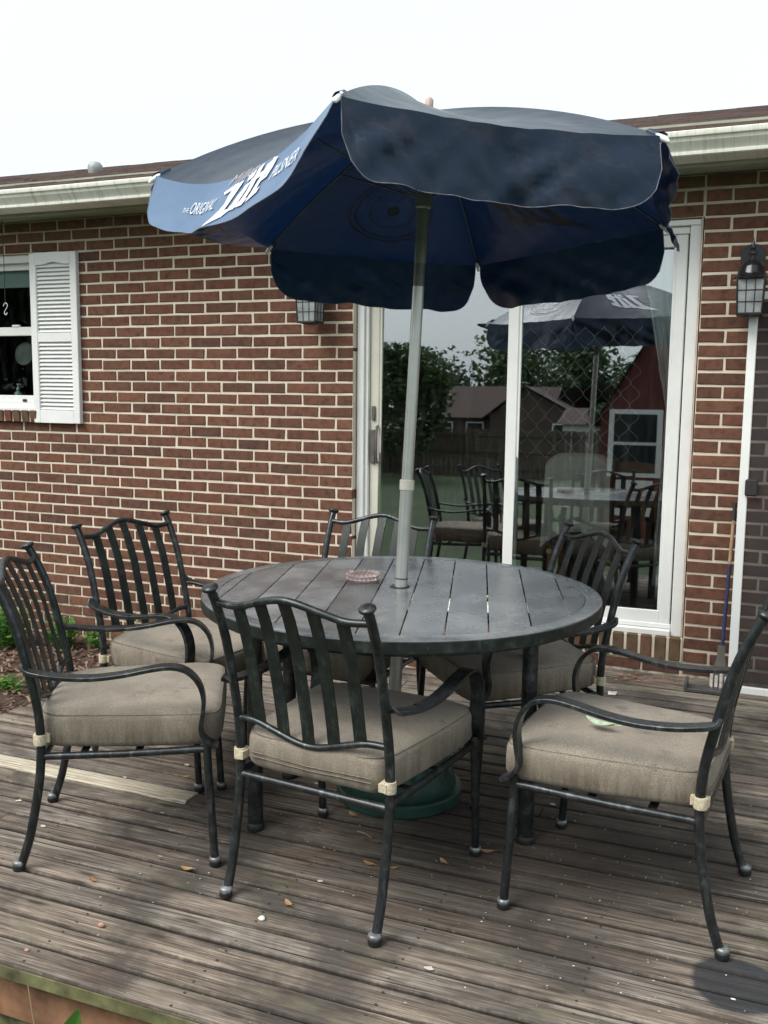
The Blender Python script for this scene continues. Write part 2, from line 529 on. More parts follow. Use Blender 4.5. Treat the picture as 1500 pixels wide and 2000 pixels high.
# ------------------------------------------------------------------ mesh helpers
class MB:
    def __init__(s):
        s.v = []; s.f = []
    def add(s, vs, fs):
        k = len(s.v)
        s.v += [tuple(map(float, p)) for p in vs]
        s.f += [tuple(i + k for i in f) for f in fs]
        return s
    def box(s, x0, x1, y0, y1, z0, z1, mat=None):
        vs = [(x0, y0, z0), (x1, y0, z0), (x1, y1, z0), (x0, y1, z0), (x0, y0, z1), (x1, y0, z1), (x1, y1, z1), (x0, y1, z1)]
        if mat is not None:
            vs = [tuple(mat @ Vector(p)) for p in vs]
        return s.add(vs, [(0, 3, 2, 1), (4, 5, 6, 7), (0, 1, 5, 4), (1, 2, 6, 5), (2, 3, 7, 6), (3, 0, 4, 7)])
    def bbox(s, x0, x1, y0, y1, z0, z1, b=.003, mat=None):
        """box with chamfered edges"""
        bm = bmesh.new()
        bmesh.ops.create_cube(bm, size=1)
        for v in bm.verts:
            v.co = Vector(((x0 + x1) / 2 + v.co.x * (x1 - x0), (y0 + y1) / 2 + v.co.y * (y1 - y0), (z0 + z1) / 2 + v.co.z * (z1 - z0)))
        bmesh.ops.bevel(bm, geom=bm.edges[:], offset=b, segments=1, affect='EDGES')
        bm.verts.index_update()
        vs = [v.co.copy() for v in bm.verts]
        fs = [[v.index for v in f.verts] for f in bm.faces]
        bm.free()
        if mat is not None:
            vs = [mat @ p for p in vs]
        return s.add(vs, fs)
    def sweep(s, pts, prof, side=None, closed=False, cap=True):
        """prof: function(t)->list of (a,b) offsets, or a list; a along side vector, b along normal"""
        P = [Vector(p) for p in pts]
        n = len(P)
        rings = []
        prev = None
        for i in range(n):
            if closed:
                t = (P[(i + 1) % n] - P[i - 1]).normalized()
            else:
                t = (P[min(i + 1, n - 1)] - P[max(i - 1, 0)]).normalized()
            if side is not None:
                a = Vector(side); a = (a - t * a.dot(t)).normalized()
            elif prev is None:
                a = t.cross(Vector((0, 0, 1)))
                if a.length < .1:
                    a = t.cross(Vector((0, 1, 0)))
                a.normalize()
            else:
                a = (prev - t * prev.dot(t)).normalized()
            prev = a
            b = t.cross(a)
            pr = prof(i / (n - 1)) if callable(prof) else prof
            rings.append([P[i] + a * u + b * v for u, v in pr])
        m = len(rings[0])
        vs = [p for r in rings for p in r]
        fs = []
        for i in range(n if closed else n - 1):
            j = (i + 1) % n
            for k in range(m):
                l = (k + 1) % m
                fs.append((i * m + k, i * m + l, j * m + l, j * m + k))
        if cap and not closed:
            fs.append(tuple(range(m - 1, -1, -1)))
            fs.append(tuple((n - 1) * m + k for k in range(m)))
        return s.add(vs, fs)
    def tube(s, pts, r, n=10, closed=False):
        if callable(r):
            return s.sweep(pts, lambda t: [(math.cos(2 * PI * k / n) * r(t), math.sin(2 * PI * k / n) * r(t)) for k in range(n)], closed=closed)
        return s.sweep(pts, [(math.cos(2 * PI * k / n) * r, math.sin(2 * PI * k / n) * r) for k in range(n)], closed=closed)
    def bar(s, pts, w, t, side):
        w /= 2; t /= 2; c = min(w, t) * .28
        return s.sweep(pts, [(-w + c, -t), (w - c, -t), (w, -t + c), (w, t - c), (w - c, t), (-w + c, t), (-w, t - c), (-w, -t + c)], side=side)
    def lathe(s, prof, n=24, c=(0, 0, 0), mat=None, cap=True):
        vs = []
        for r, z in prof:
            for k in range(n):
                a = 2 * PI * k / n
                vs.append(Vector((c[0] + r * math.cos(a), c[1] + r * math.sin(a), c[2] + z)))
        fs = []
        for i in range(len(prof) - 1):
            for k in range(n):
                l = (k + 1) % n
                fs.append((i * n + k, i * n + l, (i + 1) * n + l, (i + 1) * n + k))
        if cap:
            fs.append(tuple(range(n - 1, -1, -1)))
            fs.append(tuple((len(prof) - 1) * n + k for k in range(n)))
        if mat is not None:
            vs = [mat @ p for p in vs]
        return s.add(vs, fs)
    def ball(s, c, r, sx=1, sy=1, sz=1, n=12):
        prof = [(max(1e-4, r * math.sin(PI * i / 6)), -r * sz * math.cos(PI * i / 6)) for i in range(7)]
        return s.lathe(prof, n, c)
    def mesh(s, name, smooth=None):
        me = bpy.data.meshes.new(name)
        me.from_pydata(s.v, [], s.f)
        me.update()
        if smooth is not None:
            me.shade_smooth()
            me.set_sharp_from_angle(angle=R(smooth))
        return me

def obj(name, mb, mat, parent=None, smooth=None, loc=None, rot=None):
    me = mb.mesh(name, smooth) if isinstance(mb, MB) else mb
    o = bpy.data.objects.new(name, me)
    if mat is not None and not me.materials:
        me.materials.append(mat)
    COL.objects.link(o)
    if parent is not None:
        o.parent = parent
    if loc is not None: o.location = loc
    if rot is not None: o.rotation_euler = rot
    return o
def empty(name, loc=(0, 0, 0), rz=0, rx=0):
    o = bpy.data.objects.new(name, None)
    COL.objects.link(o)
    o.empty_display_size = .1
    o.location = loc
    o.rotation_euler = (rx, 0, rz)
    return o
def tag(o, label=None, cat=None, group=None, kind=None):
    if label: o['label'] = label
    if cat: o['category'] = cat
    if group: o['group'] = group
    if kind: o['kind'] = kind
    return o
def copy_tree(o, parent=None):
    c = o.copy()
    COL.objects.link(c)
    c.parent = parent
    for ch in [x for x in o.children]:
        copy_tree(ch, c)
    return c
def crom(pts, sub=4):
    """Catmull-Rom through points"""
    P = [np.array(p, float) for p in pts]
    P = [2 * P[0] - P[1]] + P + [2 * P[-1] - P[-2]]
    o = []
    for i in range(1, len(P) - 2):
        for k in range(sub):
            t = k / sub
            o.append(.5 * ((2 * P[i]) + (-P[i - 1] + P[i + 1]) * t + (2 * P[i - 1] - 5 * P[i] + 4 * P[i + 1] - P[i + 2]) * t * t + (-P[i - 1] + 3 * P[i] - 3 * P[i + 1] + P[i + 2]) * t ** 3))
    o.append(P[-2])
    return [tuple(p) for p in o]

# ------------------------------------------------------------------ ground
GZ = -.26
g = MB(); g.box(-60, 60, -90, -3.10, -.6, -.42)
# one sheet of ground out to the horizon, cut round the house footprint is not needed (house stands on it)
def ground_sheet():
    m = MB()
    xs = [-400, -60, -20, -8, -4, -2, 0, 1, 2, 3, 5, 8, 14, 24, 60, 400]
    ys = [-400, -90, -40, -24, -16, -12, -9, -7, -5, -4, -3.1, -2, -1, 0, .05, 8, 20, 60, 400]
    def z(x, y):
        if y > -.01: return -.235
        if y > -3.2: return -.235 - .02 * (-y)
        return -.30 - .06 * min(1, (-3.2 - y) / 4)
    vs = [(x, y, z(x, y)) for y in ys for x in xs]
    n = len(xs)
    return m.add(vs, [(j * n + i, j * n + i + 1, (j + 1) * n + i + 1, (j + 1) * n + i) for j in range(len(ys) - 1) for i in range(n - 1)])
tag(obj('lawn_ground', ground_sheet(), MT['lawn'], smooth=60), kind='structure')
bed = MB().add([(-4, -1.9, -.228), (.96, -1.9, -.228), (2.62, -.5, -.224), (2.62, 0.02, -.216), (-4, .02, -.216)], [(0, 1, 2, 3, 4)])
tag(obj('mulch_bed', bed, MT['soil']), kind='structure')
ch = MB()
for i in range(7000):
    x = random.uniform(-1.6, 2.6); y = random.uniform(-1.9, -.02)
    if x > .96 and y < -.38: continue
    a = random.uniform(0, PI); l = random.uniform(.008, .032); wd = random.uniform(.003, .010)
    z = -.213 + random.uniform(0, .02) + .012 * noise.noise((x * 4, y * 4, 0))
    tilt = random.uniform(-.012, .012)
    c, s_ = math.cos(a), math.sin(a)
    ch.add([(x + c * l - s_ * wd, y + s_ * l + c * wd, z + tilt), (x + c * l + s_ * wd, y + s_ * l - c * wd, z + tilt), (x - c * l + s_ * wd, y - s_ * l - c * wd, z - tilt + .003), (x - c * l - s_ * wd, y - s_ * l + c * wd, z - tilt)], [(0, 1, 2, 3)])
tag(obj('mulch_chips', ch, MT['mulch']), 'brown bark mulch scattered in the bed along the brick wall', 'mulch', kind='stuff')

# ------------------------------------------------------------------ house
W_, H_ = .2032, .0629
ZT = 37 * H_
DX0, DX1, DZ0, DZ1 = 1.725, 3.455, ZT - 34 * H_, ZT - 3 * H_      # door opening
WX0, WX1, WZ0, WZ1 = -1.30, -.385, ZT - 18 * H_, ZT - 3 * H_      # window opening
house = tag(empty('brick_house'), 'red brown brick house with white sliding door and shuttered window behind the deck', 'house')
wall = MB()
def wseg(x0, x1, z0, z1, y0=.0045, y1=.10):
    wall.box(x0, x1, y0, y1, z0, z1)
XL, XR = -5.0, 7.5
wseg(XL, WX0, -.3, ZT); wseg(WX1, DX0 - .004, -.3, ZT); wseg(DX1 + .004, XR, -.3, ZT)
wseg(WX0, WX1, -.3, WZ0); wseg(WX0, WX1, WZ1 + .003, ZT)
wseg(DX0 - .004, DX1 + .004, -.3, DZ0 - .01); wseg(DX0 - .004, DX1 + .004, DZ1 + .003, ZT)
wallo = obj('wall', wall, MT['mortar'], house)

def brick_mesh(k, w=W_ - .0118, h=H_ - .0118, d=.095):
    rr = random.Random(k)
    c = .0028
    fx = [(-w / 2, -h / 2), (0, -h / 2), (w / 2, -h / 2), (w / 2, h / 2), (0, h / 2), (-w / 2, h / 2)]
    j = lambda q: q + rr.uniform(-.0013, .0013)
    outer = [(j(x), 0.0035, j(z)) for x, z in fx]
    inner = [(x + (c if x < 0 else (-c if x > 0 else 0)), rr.uniform(-.0012, .0008), z + (c if z < 0 else -c)) for x, _, z in outer]
    back = [(x, d, z) for x, _, z in outer]
    m = MB()
    m.add(inner + outer + back, [(0, 1, 4, 5), (1, 2, 3, 4)] + [(6 + i, 6 + (i + 1) % 6, (i + 1) % 6, i) for i in range(6)] + [(12 + i, 12 + (i + 1) % 6, 6 + (i + 1) % 6, 6 + i) for i in range(6)])
    return m
BV = [brick_mesh(k) for k in range(9)]
BM = [b.mesh('brick') for b in BV]
for me in BM: me.materials.append(MT['brick'])
bricks = []
def put_row(j, x0, x1, phase):
    zc = ZT - (j + .5) * H_
    k0 = math.floor((x0 - phase) / W_)
    bs = [x0]
    x = phase + k0 * W_
    while x < x1:
        if x0 + .04 < x < x1 - .04: bs.append(x)
        x += W_
    bs.append(x1)
    for a, b in zip(bs[:-1], bs[1:]):
        bricks.append(((a + b) / 2 + random.uniform(-.002, .002), zc + random.uniform(-.0015, .0015), b - a))
PR = 17.593 * W_
for j in range(0, 41):
    ztop, zbot = ZT - j * H_, ZT - (j + 1) * H_
    ph = 0 if j % 2 == 0 else W_ / 2
    phr = PR if j % 2 == 1 else PR - W_ / 2
    inwin = zbot > WZ0 - .09 and ztop < WZ1 + .001
    if inwin:
        put_row(j, XL + 2, WX0, ph); put_row(j, WX1 if j < 18 else WX1 - .0, DX0, ph)
    else:
        put_row(j, XL + 2, DX0, ph)
    indoor = ztop < DZ1 + .001 and zbot > DZ0 - .10
    if not indoor:
        put_row(j, DX0, DX1 if j < 37 else DX1, phr)
    put_row(j, DX1, XR, phr)
def bscore(b):
    x, y, z = proj((b[0], 0, b[1]))
    if not (-20 < x < 1520 and 380 < y < 1330): return -1
    if 545 < x < 1290 and y < 575: return -1
    if x < 62 and y < 490: return 1 / z ** 2 * .5
    if 60 < x < 152 and 492 < y < 828: return -1
    if 395 < x < 1170 and y > 1110: return -1
    return b[2] / z ** 2
bricks.sort(key=bscore, reverse=True)
rest = MB()
for i, (x, z, L) in enumerate(bricks):
    k = random.randrange(9)
    sx = (L - .0118) / (W_ - .0118)
    if i < 300 and bscore(bricks[i]) > 0:
        o = obj('brick', BM[k], None, wallo)
        o.location = (x, random.uniform(-.001, .0012), z)
        o.scale = (sx, 1, 1)
        o.rotation_euler = (random.uniform(-.012, .012), random.uniform(-.006, .006), random.uniform(-.008, .008))
    else:
        rest.add([(x + p[0] * sx, p[1], z + p[2]) for p in BV[k].v], BV[k].f)
tag(obj('bricks', rest, MT['brick'], wallo), kind='stuff')
# rowlock sills: short bricks on edge under the door and under the window
def sill(x0, x1, z0, z1, n, yout, tilt):
    me = MB().bbox(-.0265, .0265, 0, .12, -(z1 - z0) / 2, (z1 - z0) / 2, .004).mesh('sill_brick')
    me.materials.append(MT['sillbrick'])
    for i in range(n):
        x = x0 + (i + .5) * (x1 - x0) / n
        o = obj('sill_brick', me, None, wallo)
        o.location = (x, yout + random.uniform(-.002, .002), (z0 + z1) / 2)
        o.rotation_euler = (tilt, 0, random.uniform(-.01, .01))
sill(DX0, DX1, .070, .183, 26, -.012, 0)
obj('sill_mortar', MB().box(DX0, DX1, -.004, .09, .066, .181), MT['mortar'], wallo)
sill(WX0, WX1 + .02, 1.128, 1.20, 14, -.035, .12)
obj('sill_mortar', MB().box(WX0, WX1 + .02, -.022, .09, 1.13, 1.196), MT['mortar'], wallo)
# gutter, soffit, roof
gp = [(-.21, 2.333), (-.350, 2.333), (-.356, 2.337), (-.356, 2.346), (-.350, 2.352), (-.362, 2.366), (-.380, 2.386), (-.384, 2.400), (-.394, 2.404), (-.396, 2.410), (-.396, 2.424), (-.388, 2.428), (-.379, 2.412), (-.372, 2.412), (-.372, 2.42), (-.362, 2.42), (-.345, 2.36), (-.215, 2.345)]
def extr(prof, x0, x1, name, mat, par, n=1, smooth=None):
    m = MB()
    k = len(prof)
    vs = []
    for i in range(n + 1):
        x = x0 + (x1 - x0) * i / n
        vs += [(x, y + .0015 * math.sin(i * 1.7), z + .002 * math.sin(i * .9)) for y, z in prof]
    fs = [(i * k + a, (i + 1) * k + a, (i + 1) * k + (a + 1) % k, i * k + (a + 1) % k) for i in range(n) for a in range(k)]
    m.add(vs, fs + [tuple(range(k)), tuple(n * k + a for a in range(k - 1, -1, -1))])
    return obj(name, m, mat, par, smooth=smooth)
extr(gp, XL, XR, 'gutter', MT['gutter'], house, 30, 25)
extr([(-.205, 2.318), (-.185, 2.318), (-.185, 2.50), (-.205, 2.50)], XL, XR, 'fascia_board', MT['soffit'], house)
extr([(-.183, 2.331), (.10, 2.331), (.10, 2.345), (-.183, 2.345)], XL, XR, 'soffit', MT['soffit'], house)
roof = MB()
def rp(t, x, up=0):   # t metres up the slope from the eave
    return (x, -.365 + t * .962, 2.438 + t * .272 + up)
rc = 34
roofbase = MB().add([rp(.02, XL, -.012), rp(.02, XR, -.012), rp(4.6, XR, -.012), rp(4.6, XL, -.012), rp(.02, XL, -.03), rp(.02, XR, -.03), rp(4.6, XR, -.03), rp(4.6, XL, -.03)], [(0, 1, 2, 3), (7, 6, 5, 4), (0, 4, 5, 1)])
roofo = obj('roof', roofbase, MT['shingle'], house)
for r_ in range(rc):
    t0 = r_ * .135
    x = XL + (r_ % 3) * .11
    while x < XR:
        wd = .29 + random.uniform(-.02, .02)
        th = .006 + random.uniform(0, .005)
        dt = random.uniform(-.006, .006)
        a, b = x + .003, min(x + wd, XR)
        roof.add([rp(t0 + dt, a, th), rp(t0 + dt, b, th), rp(t0 + .15, b, .0), rp(t0 + .15, a, .0), rp(t0 + dt, a, -.004), rp(t0 + dt, b, -.004)], [(0, 1, 2, 3), (0, 4, 5, 1)])
        x += wd
tag(obj('shingles', roof, MT['shingle'], roofo), kind='stuff')
# drip edge row of shingles hanging over the gutter
extr([(-.372, 2.428), (-.34, 2.434), (-.28, 2.452), (-.28, 2.466), (-.34, 2.447), (-.372, 2.440)], XL, XR, 'eave_shingle', MT['shingle'], roofo, 60)
# gable end behind and back roof slope so that the roof is solid
back = MB().add([rp(4.6, XL), rp(4.6, XR), (XR, 9.0, 2.6), (XL, 9.0, 2.6), (XL, 8.9, -.3), (XR, 8.9, -.3), (XL, .1, -.3), (XL, .1, 2.34), (XR, .1, -.3), (XR, .1, 2.34), rp(4.6, XL, -.05), rp(4.6, XR, -.05)], [(0, 1, 2, 3), (3, 2, 5, 4), (6, 7, 10, 3, 4), (9, 8, 5, 2, 11)])
obj('rear_shell', back, MT['inwall'], house)
# roof vent cap seen over the eave
vt = MB().lathe([(.045, 0), (.052, .03), (.058, .055), (.054, .08), (.038, .10), (.015, .108)], 14, (-1.06, 1.45, 2.93))
obj('roof_vent', vt, simple('galvanised vent', (.30, .31, .31), .6, .3), house, 40)

# ------------------------------------------------------------------ window with shutter
win = obj('window', MB().box(WX0, WX1, .028, .09, WZ1 - .045, WZ1).box(WX0, WX1, .02, .09, WZ0, WZ0 + .05).box(WX1 - .03, WX1, .028, .09, WZ0 + .05, WZ1 - .045).box(WX0, WX0 + .03, .028, .09, WZ0 + .05, WZ1 - .045), MT['vinyl'], house)
obj('sill_ledge', MB().bbox(WX0 - .02, WX1 + .02, -.03, .02, WZ0 - .002, WZ0 + .022, .003), MT['vinyl'], win)
ms_ = MB().bbox(WX0 + .03, WX1 - .03, .035, .065, 1.655, 1.708, .003)
obj('meeting_rail', ms_, MT['vinyl'], win)
obj('sash', MB().bbox(WX0 + .03, WX1 - .03, .036, .06, WZ0 + .05, WZ0 + .095, .003), MT['vinyl'], win)
obj('sash', MB().bbox(WX0 + .03, WX1 - .03, .066, .085, WZ1 - .085, WZ1 - .045, .003), MT['vinyl'], win)
obj('pane', MB().box(WX0 + .03, WX1 - .03, .050, .053, WZ0 + .095, 1.655), MT['winglass'], win)
obj('pane', MB().box(WX0 + .03, WX1 - .03, .072, .075, 1.708, WZ1 - .085), MT['winglass'], win)
obj('latch', MB().bbox(-.60, -.545, .030, .052, 1.708, 1.722, .004), MT['vinyl'], win)
obj('sash_lock', MB().bbox(-.535, -.505, .028, .036, WZ0 + .056, WZ0 + .072, .002), MT['darkwood'], win)
obj('roller_blind', MB().box(WX0 + .03, WX1 - .03, .10, .104, 1.955, WZ1 - .05), MT['blind'], win)
# shutter
SX0, SX1, SZ0, SZ1 = -.392, -.045, 1.126, 2.136
sh = MB()
sh.bbox(SX0, SX0 + .048, -.034, -.002, SZ0, SZ1, .003).bbox(SX1 - .048, SX1, -.034, -.002, SZ0, SZ1, .003)
xi0, xi1 = SX0 + .048, SX1 - .048
sh.bbox(xi0, xi1, -.033, -.003, SZ0, SZ0 + .078, .002).bbox(xi0, xi1, -.033, -.003, 1.612, 1.666, .002)
# top rail with a cathedral arch cut
n = 16
top = []
for i in range(n + 1):
    u = i / n
    top.append((xi0 + (xi1 - xi0) * u, 2.066 + .016 * math.exp(-((u - .5) / .2) ** 2)))
vs = [(x, -.033, z) for x, z in top] + [(x, -.033, SZ1) for x, z in top] + [(x, -.006, z) for x, z in top]
sh.add(vs, [(i, i + 1, n + 2 + i, n + 1 + i) for i in range(n)] + [(2 * n + 2 + i, 2 * n + 3 + i, i + 1, i) for i in range(n)])
sh.box(xi0, xi1, -.0055, -.002, SZ0 + .07, SZ1 - .003)
sho = obj('shutter', sh, MT['shutter'], house)
lv = MB()
lv.add([(xi0, -.010, .013), (xi1, -.010, .013), (xi1, -.0295, -.0085), (xi0, -.0295, -.0085), (xi0, -.0262, -.0115), (xi1, -.0262, -.0115), (xi1, -.0065, .0085), (xi0, -.0065, .0085)], [(0, 3, 2, 1), (3, 4, 5, 2), (4, 7, 6, 5), (0, 1, 6, 7)])
lvm = lv.mesh('louvre'); lvm.materials.append(MT['shutter'])
for a, b in ((1.206, 1.612), (1.668, 2.072)):
    k = 17
    for i in range(k):
        obj('louvre', lvm, None, sho, loc=(0, 0, a + (i + .5) * (b - a) / k))

# ------------------------------------------------------------------ sliding glass door
YD = .062
fr = MB()
fr.bbox(DX0 + .002, DX0 + .042, .045, .12, DZ0, DZ1 - .002, .003)            # left jamb
fr.bbox(DX0 + .042, DX0 + .060, .062, .12, DZ0, DZ1 - .03, .002)
fr.bbox(DX1 - .058, DX1 - .008, .028, .12, DZ0 - .012, DZ1 - .002, .003)       # right jamb
fr.bbox(DX0 + .002, DX1 - .008, .020, .13, DZ1 - .028, DZ1 - .002, .003)
fr.bbox(DX0 + .04, DX1 - .06, .042, .12, DZ1 - .062, DZ1 - .030, .003)
fr.bbox(DX0 + .002, DX1 - .06, .006, .13, DZ0 - .006, DZ0 + .022, .003)
fr.bbox(DX0 + .04, DX1 - .06, .040, .12, DZ0 + .024, DZ0 + .045, .002)
door = obj('sliding_door', fr, MT['vinyl'], house)
obj('jamb_caulk', MB().box(DX1 - .008, DX1 - .001, .004, .05, DZ0, DZ1), simple('aged caulk', (.50, .40, .32), .9), door)
def leaf(x0, x1, y, st, name, zb, stl=None):
    m = MB()
    stl = stl or st
    m.bbox(x0, x0 + stl, y, y + .034, zb, DZ1 - .064, .004).bbox(x1 - st, x1, y, y + .034, zb, DZ1 - .064, .004)
    m.bbox(x0 + stl, x1 - st, y + .002, y + .032, DZ1 - .064 - .055, DZ1 - .064, .003)
    m.bbox(x0 + stl, x1 - st, y + .002, y + .032, zb, zb + .078, .003)
    m.bbox(x0 + stl - .001, x0 + stl + .012, y + .006, y + .028, zb + .078, DZ1 - .12, .002).bbox(x1 - st - .012, x1 - st + .001, y + .006, y + .028, zb + .078, DZ1 - .12, .002)
    return obj(name, m, MT['vinyl'] if name == 'fixed_leaf' else MT['vinylcream'], door)
l1 = leaf(DX0 + .062, 2.60, .086, .052, 'sliding_leaf', DZ0 + .046)
l2 = leaf(2.548, DX1 - .066, .046, .050, 'fixed_leaf', DZ0 + .030, .056)
GA, GB = R(1.2), R(1.0)       # the panes sit slightly out of true in their sashes
def pane(x0, x1, z0, z1, y, parent):
    c = ((x0 + x1) / 2, y, (z0 + z1) / 2)
    m = MB().box(-(x1 - x0) / 2, (x1 - x0) / 2, 0, .003, -(z1 - z0) / 2, (z1 - z0) / 2)
    o = obj('pane', m, MT['glass'], parent)
    o.location = c
    nrm = Vector((math.sin(GA), -math.cos(GA) * math.cos(GB), math.sin(GB))).normalized()
    o.rotation_euler = nrm.to_track_quat('-Y', 'Z').to_euler()
    return o
pane(DX0 + .112, 2.552, DZ0 + .12, DZ1 - .118, .102, l1)
pane(2.60, DX1 - .112, DZ0 + .10, DZ1 - .118, .062, l2)
hx = DX0 + .088
hm = MB().bbox(hx - .017, hx + .010, .070, .087, .955, 1.135, .004).bbox(hx - .012, hx + .008, .072, .087, 1.185, 1.262, .004)
hm.tube([(hx + .020, .085, .96), (hx + .024, .062, .965), (hx + .026, .050, 1.0), (hx + .026, .050, 1.10), (hx + .024, .062, 1.15), (hx + .020, .085, 1.155)], .007, 8)
obj('handle', hm, MT['bronze'], l1, 40)

# ------------------------------------------------------------------ deck
deck = tag(empty('deck'), kind='structure')
BW = .0908
rows = 34
def deck_back(x):
    return -.36 if x < 2.55 else -.008
bn = 0
rr = random.Random(3)
def board(x0, x1, y0, y1, mat, dz=0.0):
    m = MB()
    L = x1 - x0
    nseg = max(2, int(L / .22))
    cr = []
    prof = lambda w: [(-w, -.034), (-w, -.006), (-w + .005, -.0008), (-w * .55, .0004), (w * .55, .0004), (w - .005, -.0008), (w, -.006), (w, -.034)]
    hw = (y1 - y0) / 2
    ph = rr.uniform(0, 99)
    vs = []; k = 8
    for i in range(nseg + 1):
        x = -L / 2 + L * i / nseg
        bow = .0016 * noise.noise((x * 1.6, ph, 0)); lift = .0015 * noise.noise((x * 1.3, ph, 5))
        wj = hw + .0012 * noise.noise((x * 3, ph, 9))
        cup = rr.uniform(-.0002, .0002)
        vs += [(x, yy + bow, zz + lift) for yy, zz in prof(wj)]
    fs = [(i * k + a, (i + 1) * k + a, (i + 1) * k + (a + 1) % k, i * k + (a + 1) % k) for i in range(nseg) for a in range(k)]
    m.add(vs, fs + [tuple(range(k)), tuple(nseg * k + a for a in range(k - 1, -1, -1))])
    o = obj('board', m, mat, deck)
    o.location = ((x0 + x1) / 2, (y0 + y1) / 2, dz)
    o.rotation_euler = (rr.uniform(-.006, .006), 0, 0)
    return o
for r_ in range(rows):
    y0 = -3.062 + r_ * BW
    y1 = y0 + BW
    if y0 > -.01: break
    y1 = min(y1, -.006)
    gap = rr.choice([.006, .007, .0085, .010]) / 2
    xs0 = .92 + rr.uniform(-.012, .012)
    if y1 > -.36: xs0 = 2.55 + rr.uniform(-.01, .01)
    xs = [xs0]
    x = xs0 + (rr.uniform(.6, 3.6) if rr.random() < .28 else 9)
    if r_ == 10:
        xs = [xs0, 2.085]
        x = 2.085 + 2.2
    while x < 6.4:
        xs.append(x); x += rr.uniform(3.0, 4.4)
    xs.append(6.6)
    for i in range(len(xs) - 1):
        mt = MT['deck']
        o = board(xs[i] + (.002 if i else 0), xs[i + 1] - .002, y0 + gap, y1 - gap, MT['newplank'] if (r_ == 10 and i == 0) else mt, rr.uniform(-.0015, .0015))
        if r_ == 10 and i == 0:
            o['label'] = 'pale new replacement board'
            o.location.z += .004
# pairs of nails along the joists
nl = MB()
for r_ in range(33):
    for k in range(13):
        x = 1.0 + k * .41
        if x < 2.5 and r_ > 28: continue
        for q in (.24, .74):
            cx, cy = x + rr.uniform(-.006, .006), -3.062 + (r_ + q) * BW + rr.uniform(-.005, .005)
            nl.add([(cx + .0035 * math.cos(a), cy + .0035 * math.sin(a), .0022) for a in (0, 1.05, 2.09, 3.14, 4.19, 5.24)], [(0, 1, 2, 3, 4, 5)])
tag(obj('nails', nl, simple('rusty nail heads', (.035, .028, .024), .7), deck), kind='stuff')
# joists and rim
jm = MB().box(.96, 6.55, -3.03, -3.00, -.16, -.0365).box(.96, .99, -3.0, -.37, -.16, -.0365)
obj('rim_joist', jm, MT['fascia'], deck)
obj('lower_board', MB().box(.97, 6.55, -3.018, -2.995, -.30, -.165), MT['mossedge'], deck)
obj('rim_edge', MB().box(.935, 6.58, -3.066, -3.0625, -.034, -.0035), MT['mossedge'], deck)
for k in range(12):
    x = 1.4 + k * .41
    obj('joist', MB().box(x - .019, x + .019, -2.99, -.38 if x < 2.6 else -.02, -.16, -.0365), MT['fascia'], deck)
# edging stones beside the deck
def stone(x, y, z, s, seed, label):
    bm = bmesh.new()
    bmesh.ops.create_icosphere(bm, subdivisions=2, radius=1)
    for v in bm.verts:
        n_ = 1 + .28 * noise.noise(v.co * 1.3 + Vector((seed, 0, 0)))
        v.co = Vector((v.co.x * s[0] * n_, v.co.y * s[1] * n_, v.co.z * s[2] * n_))
    me = bpy.data.meshes.new('edging_stone'); bm.to_mesh(me); bm.free(); me.shade_smooth()
    o = obj('edging_stone', me, MT['stone']); o.location = (x, y, z)
    tag(o, label, 'stone', 'stones edging the mulch bed')
stone(.80, -1.17, -.13, (.09, .055, .05), 1, 'flat tan stone lying at the left edge of the deck beside the mulch')
stone(.72, -.10, -.17, (.10, .05, .04), 5, 'grey stone at the foot of the brick wall behind the left rear chair')
stone(2.05, -.335, -.14, (.16, .035, .065), 2, 'longer dark stone at the rear edge of the deck before the sliding door')
stone(2.34, -.33, -.14, (.13, .035, .06), 3, 'shorter dark stone at the rear deck edge before the sliding door')

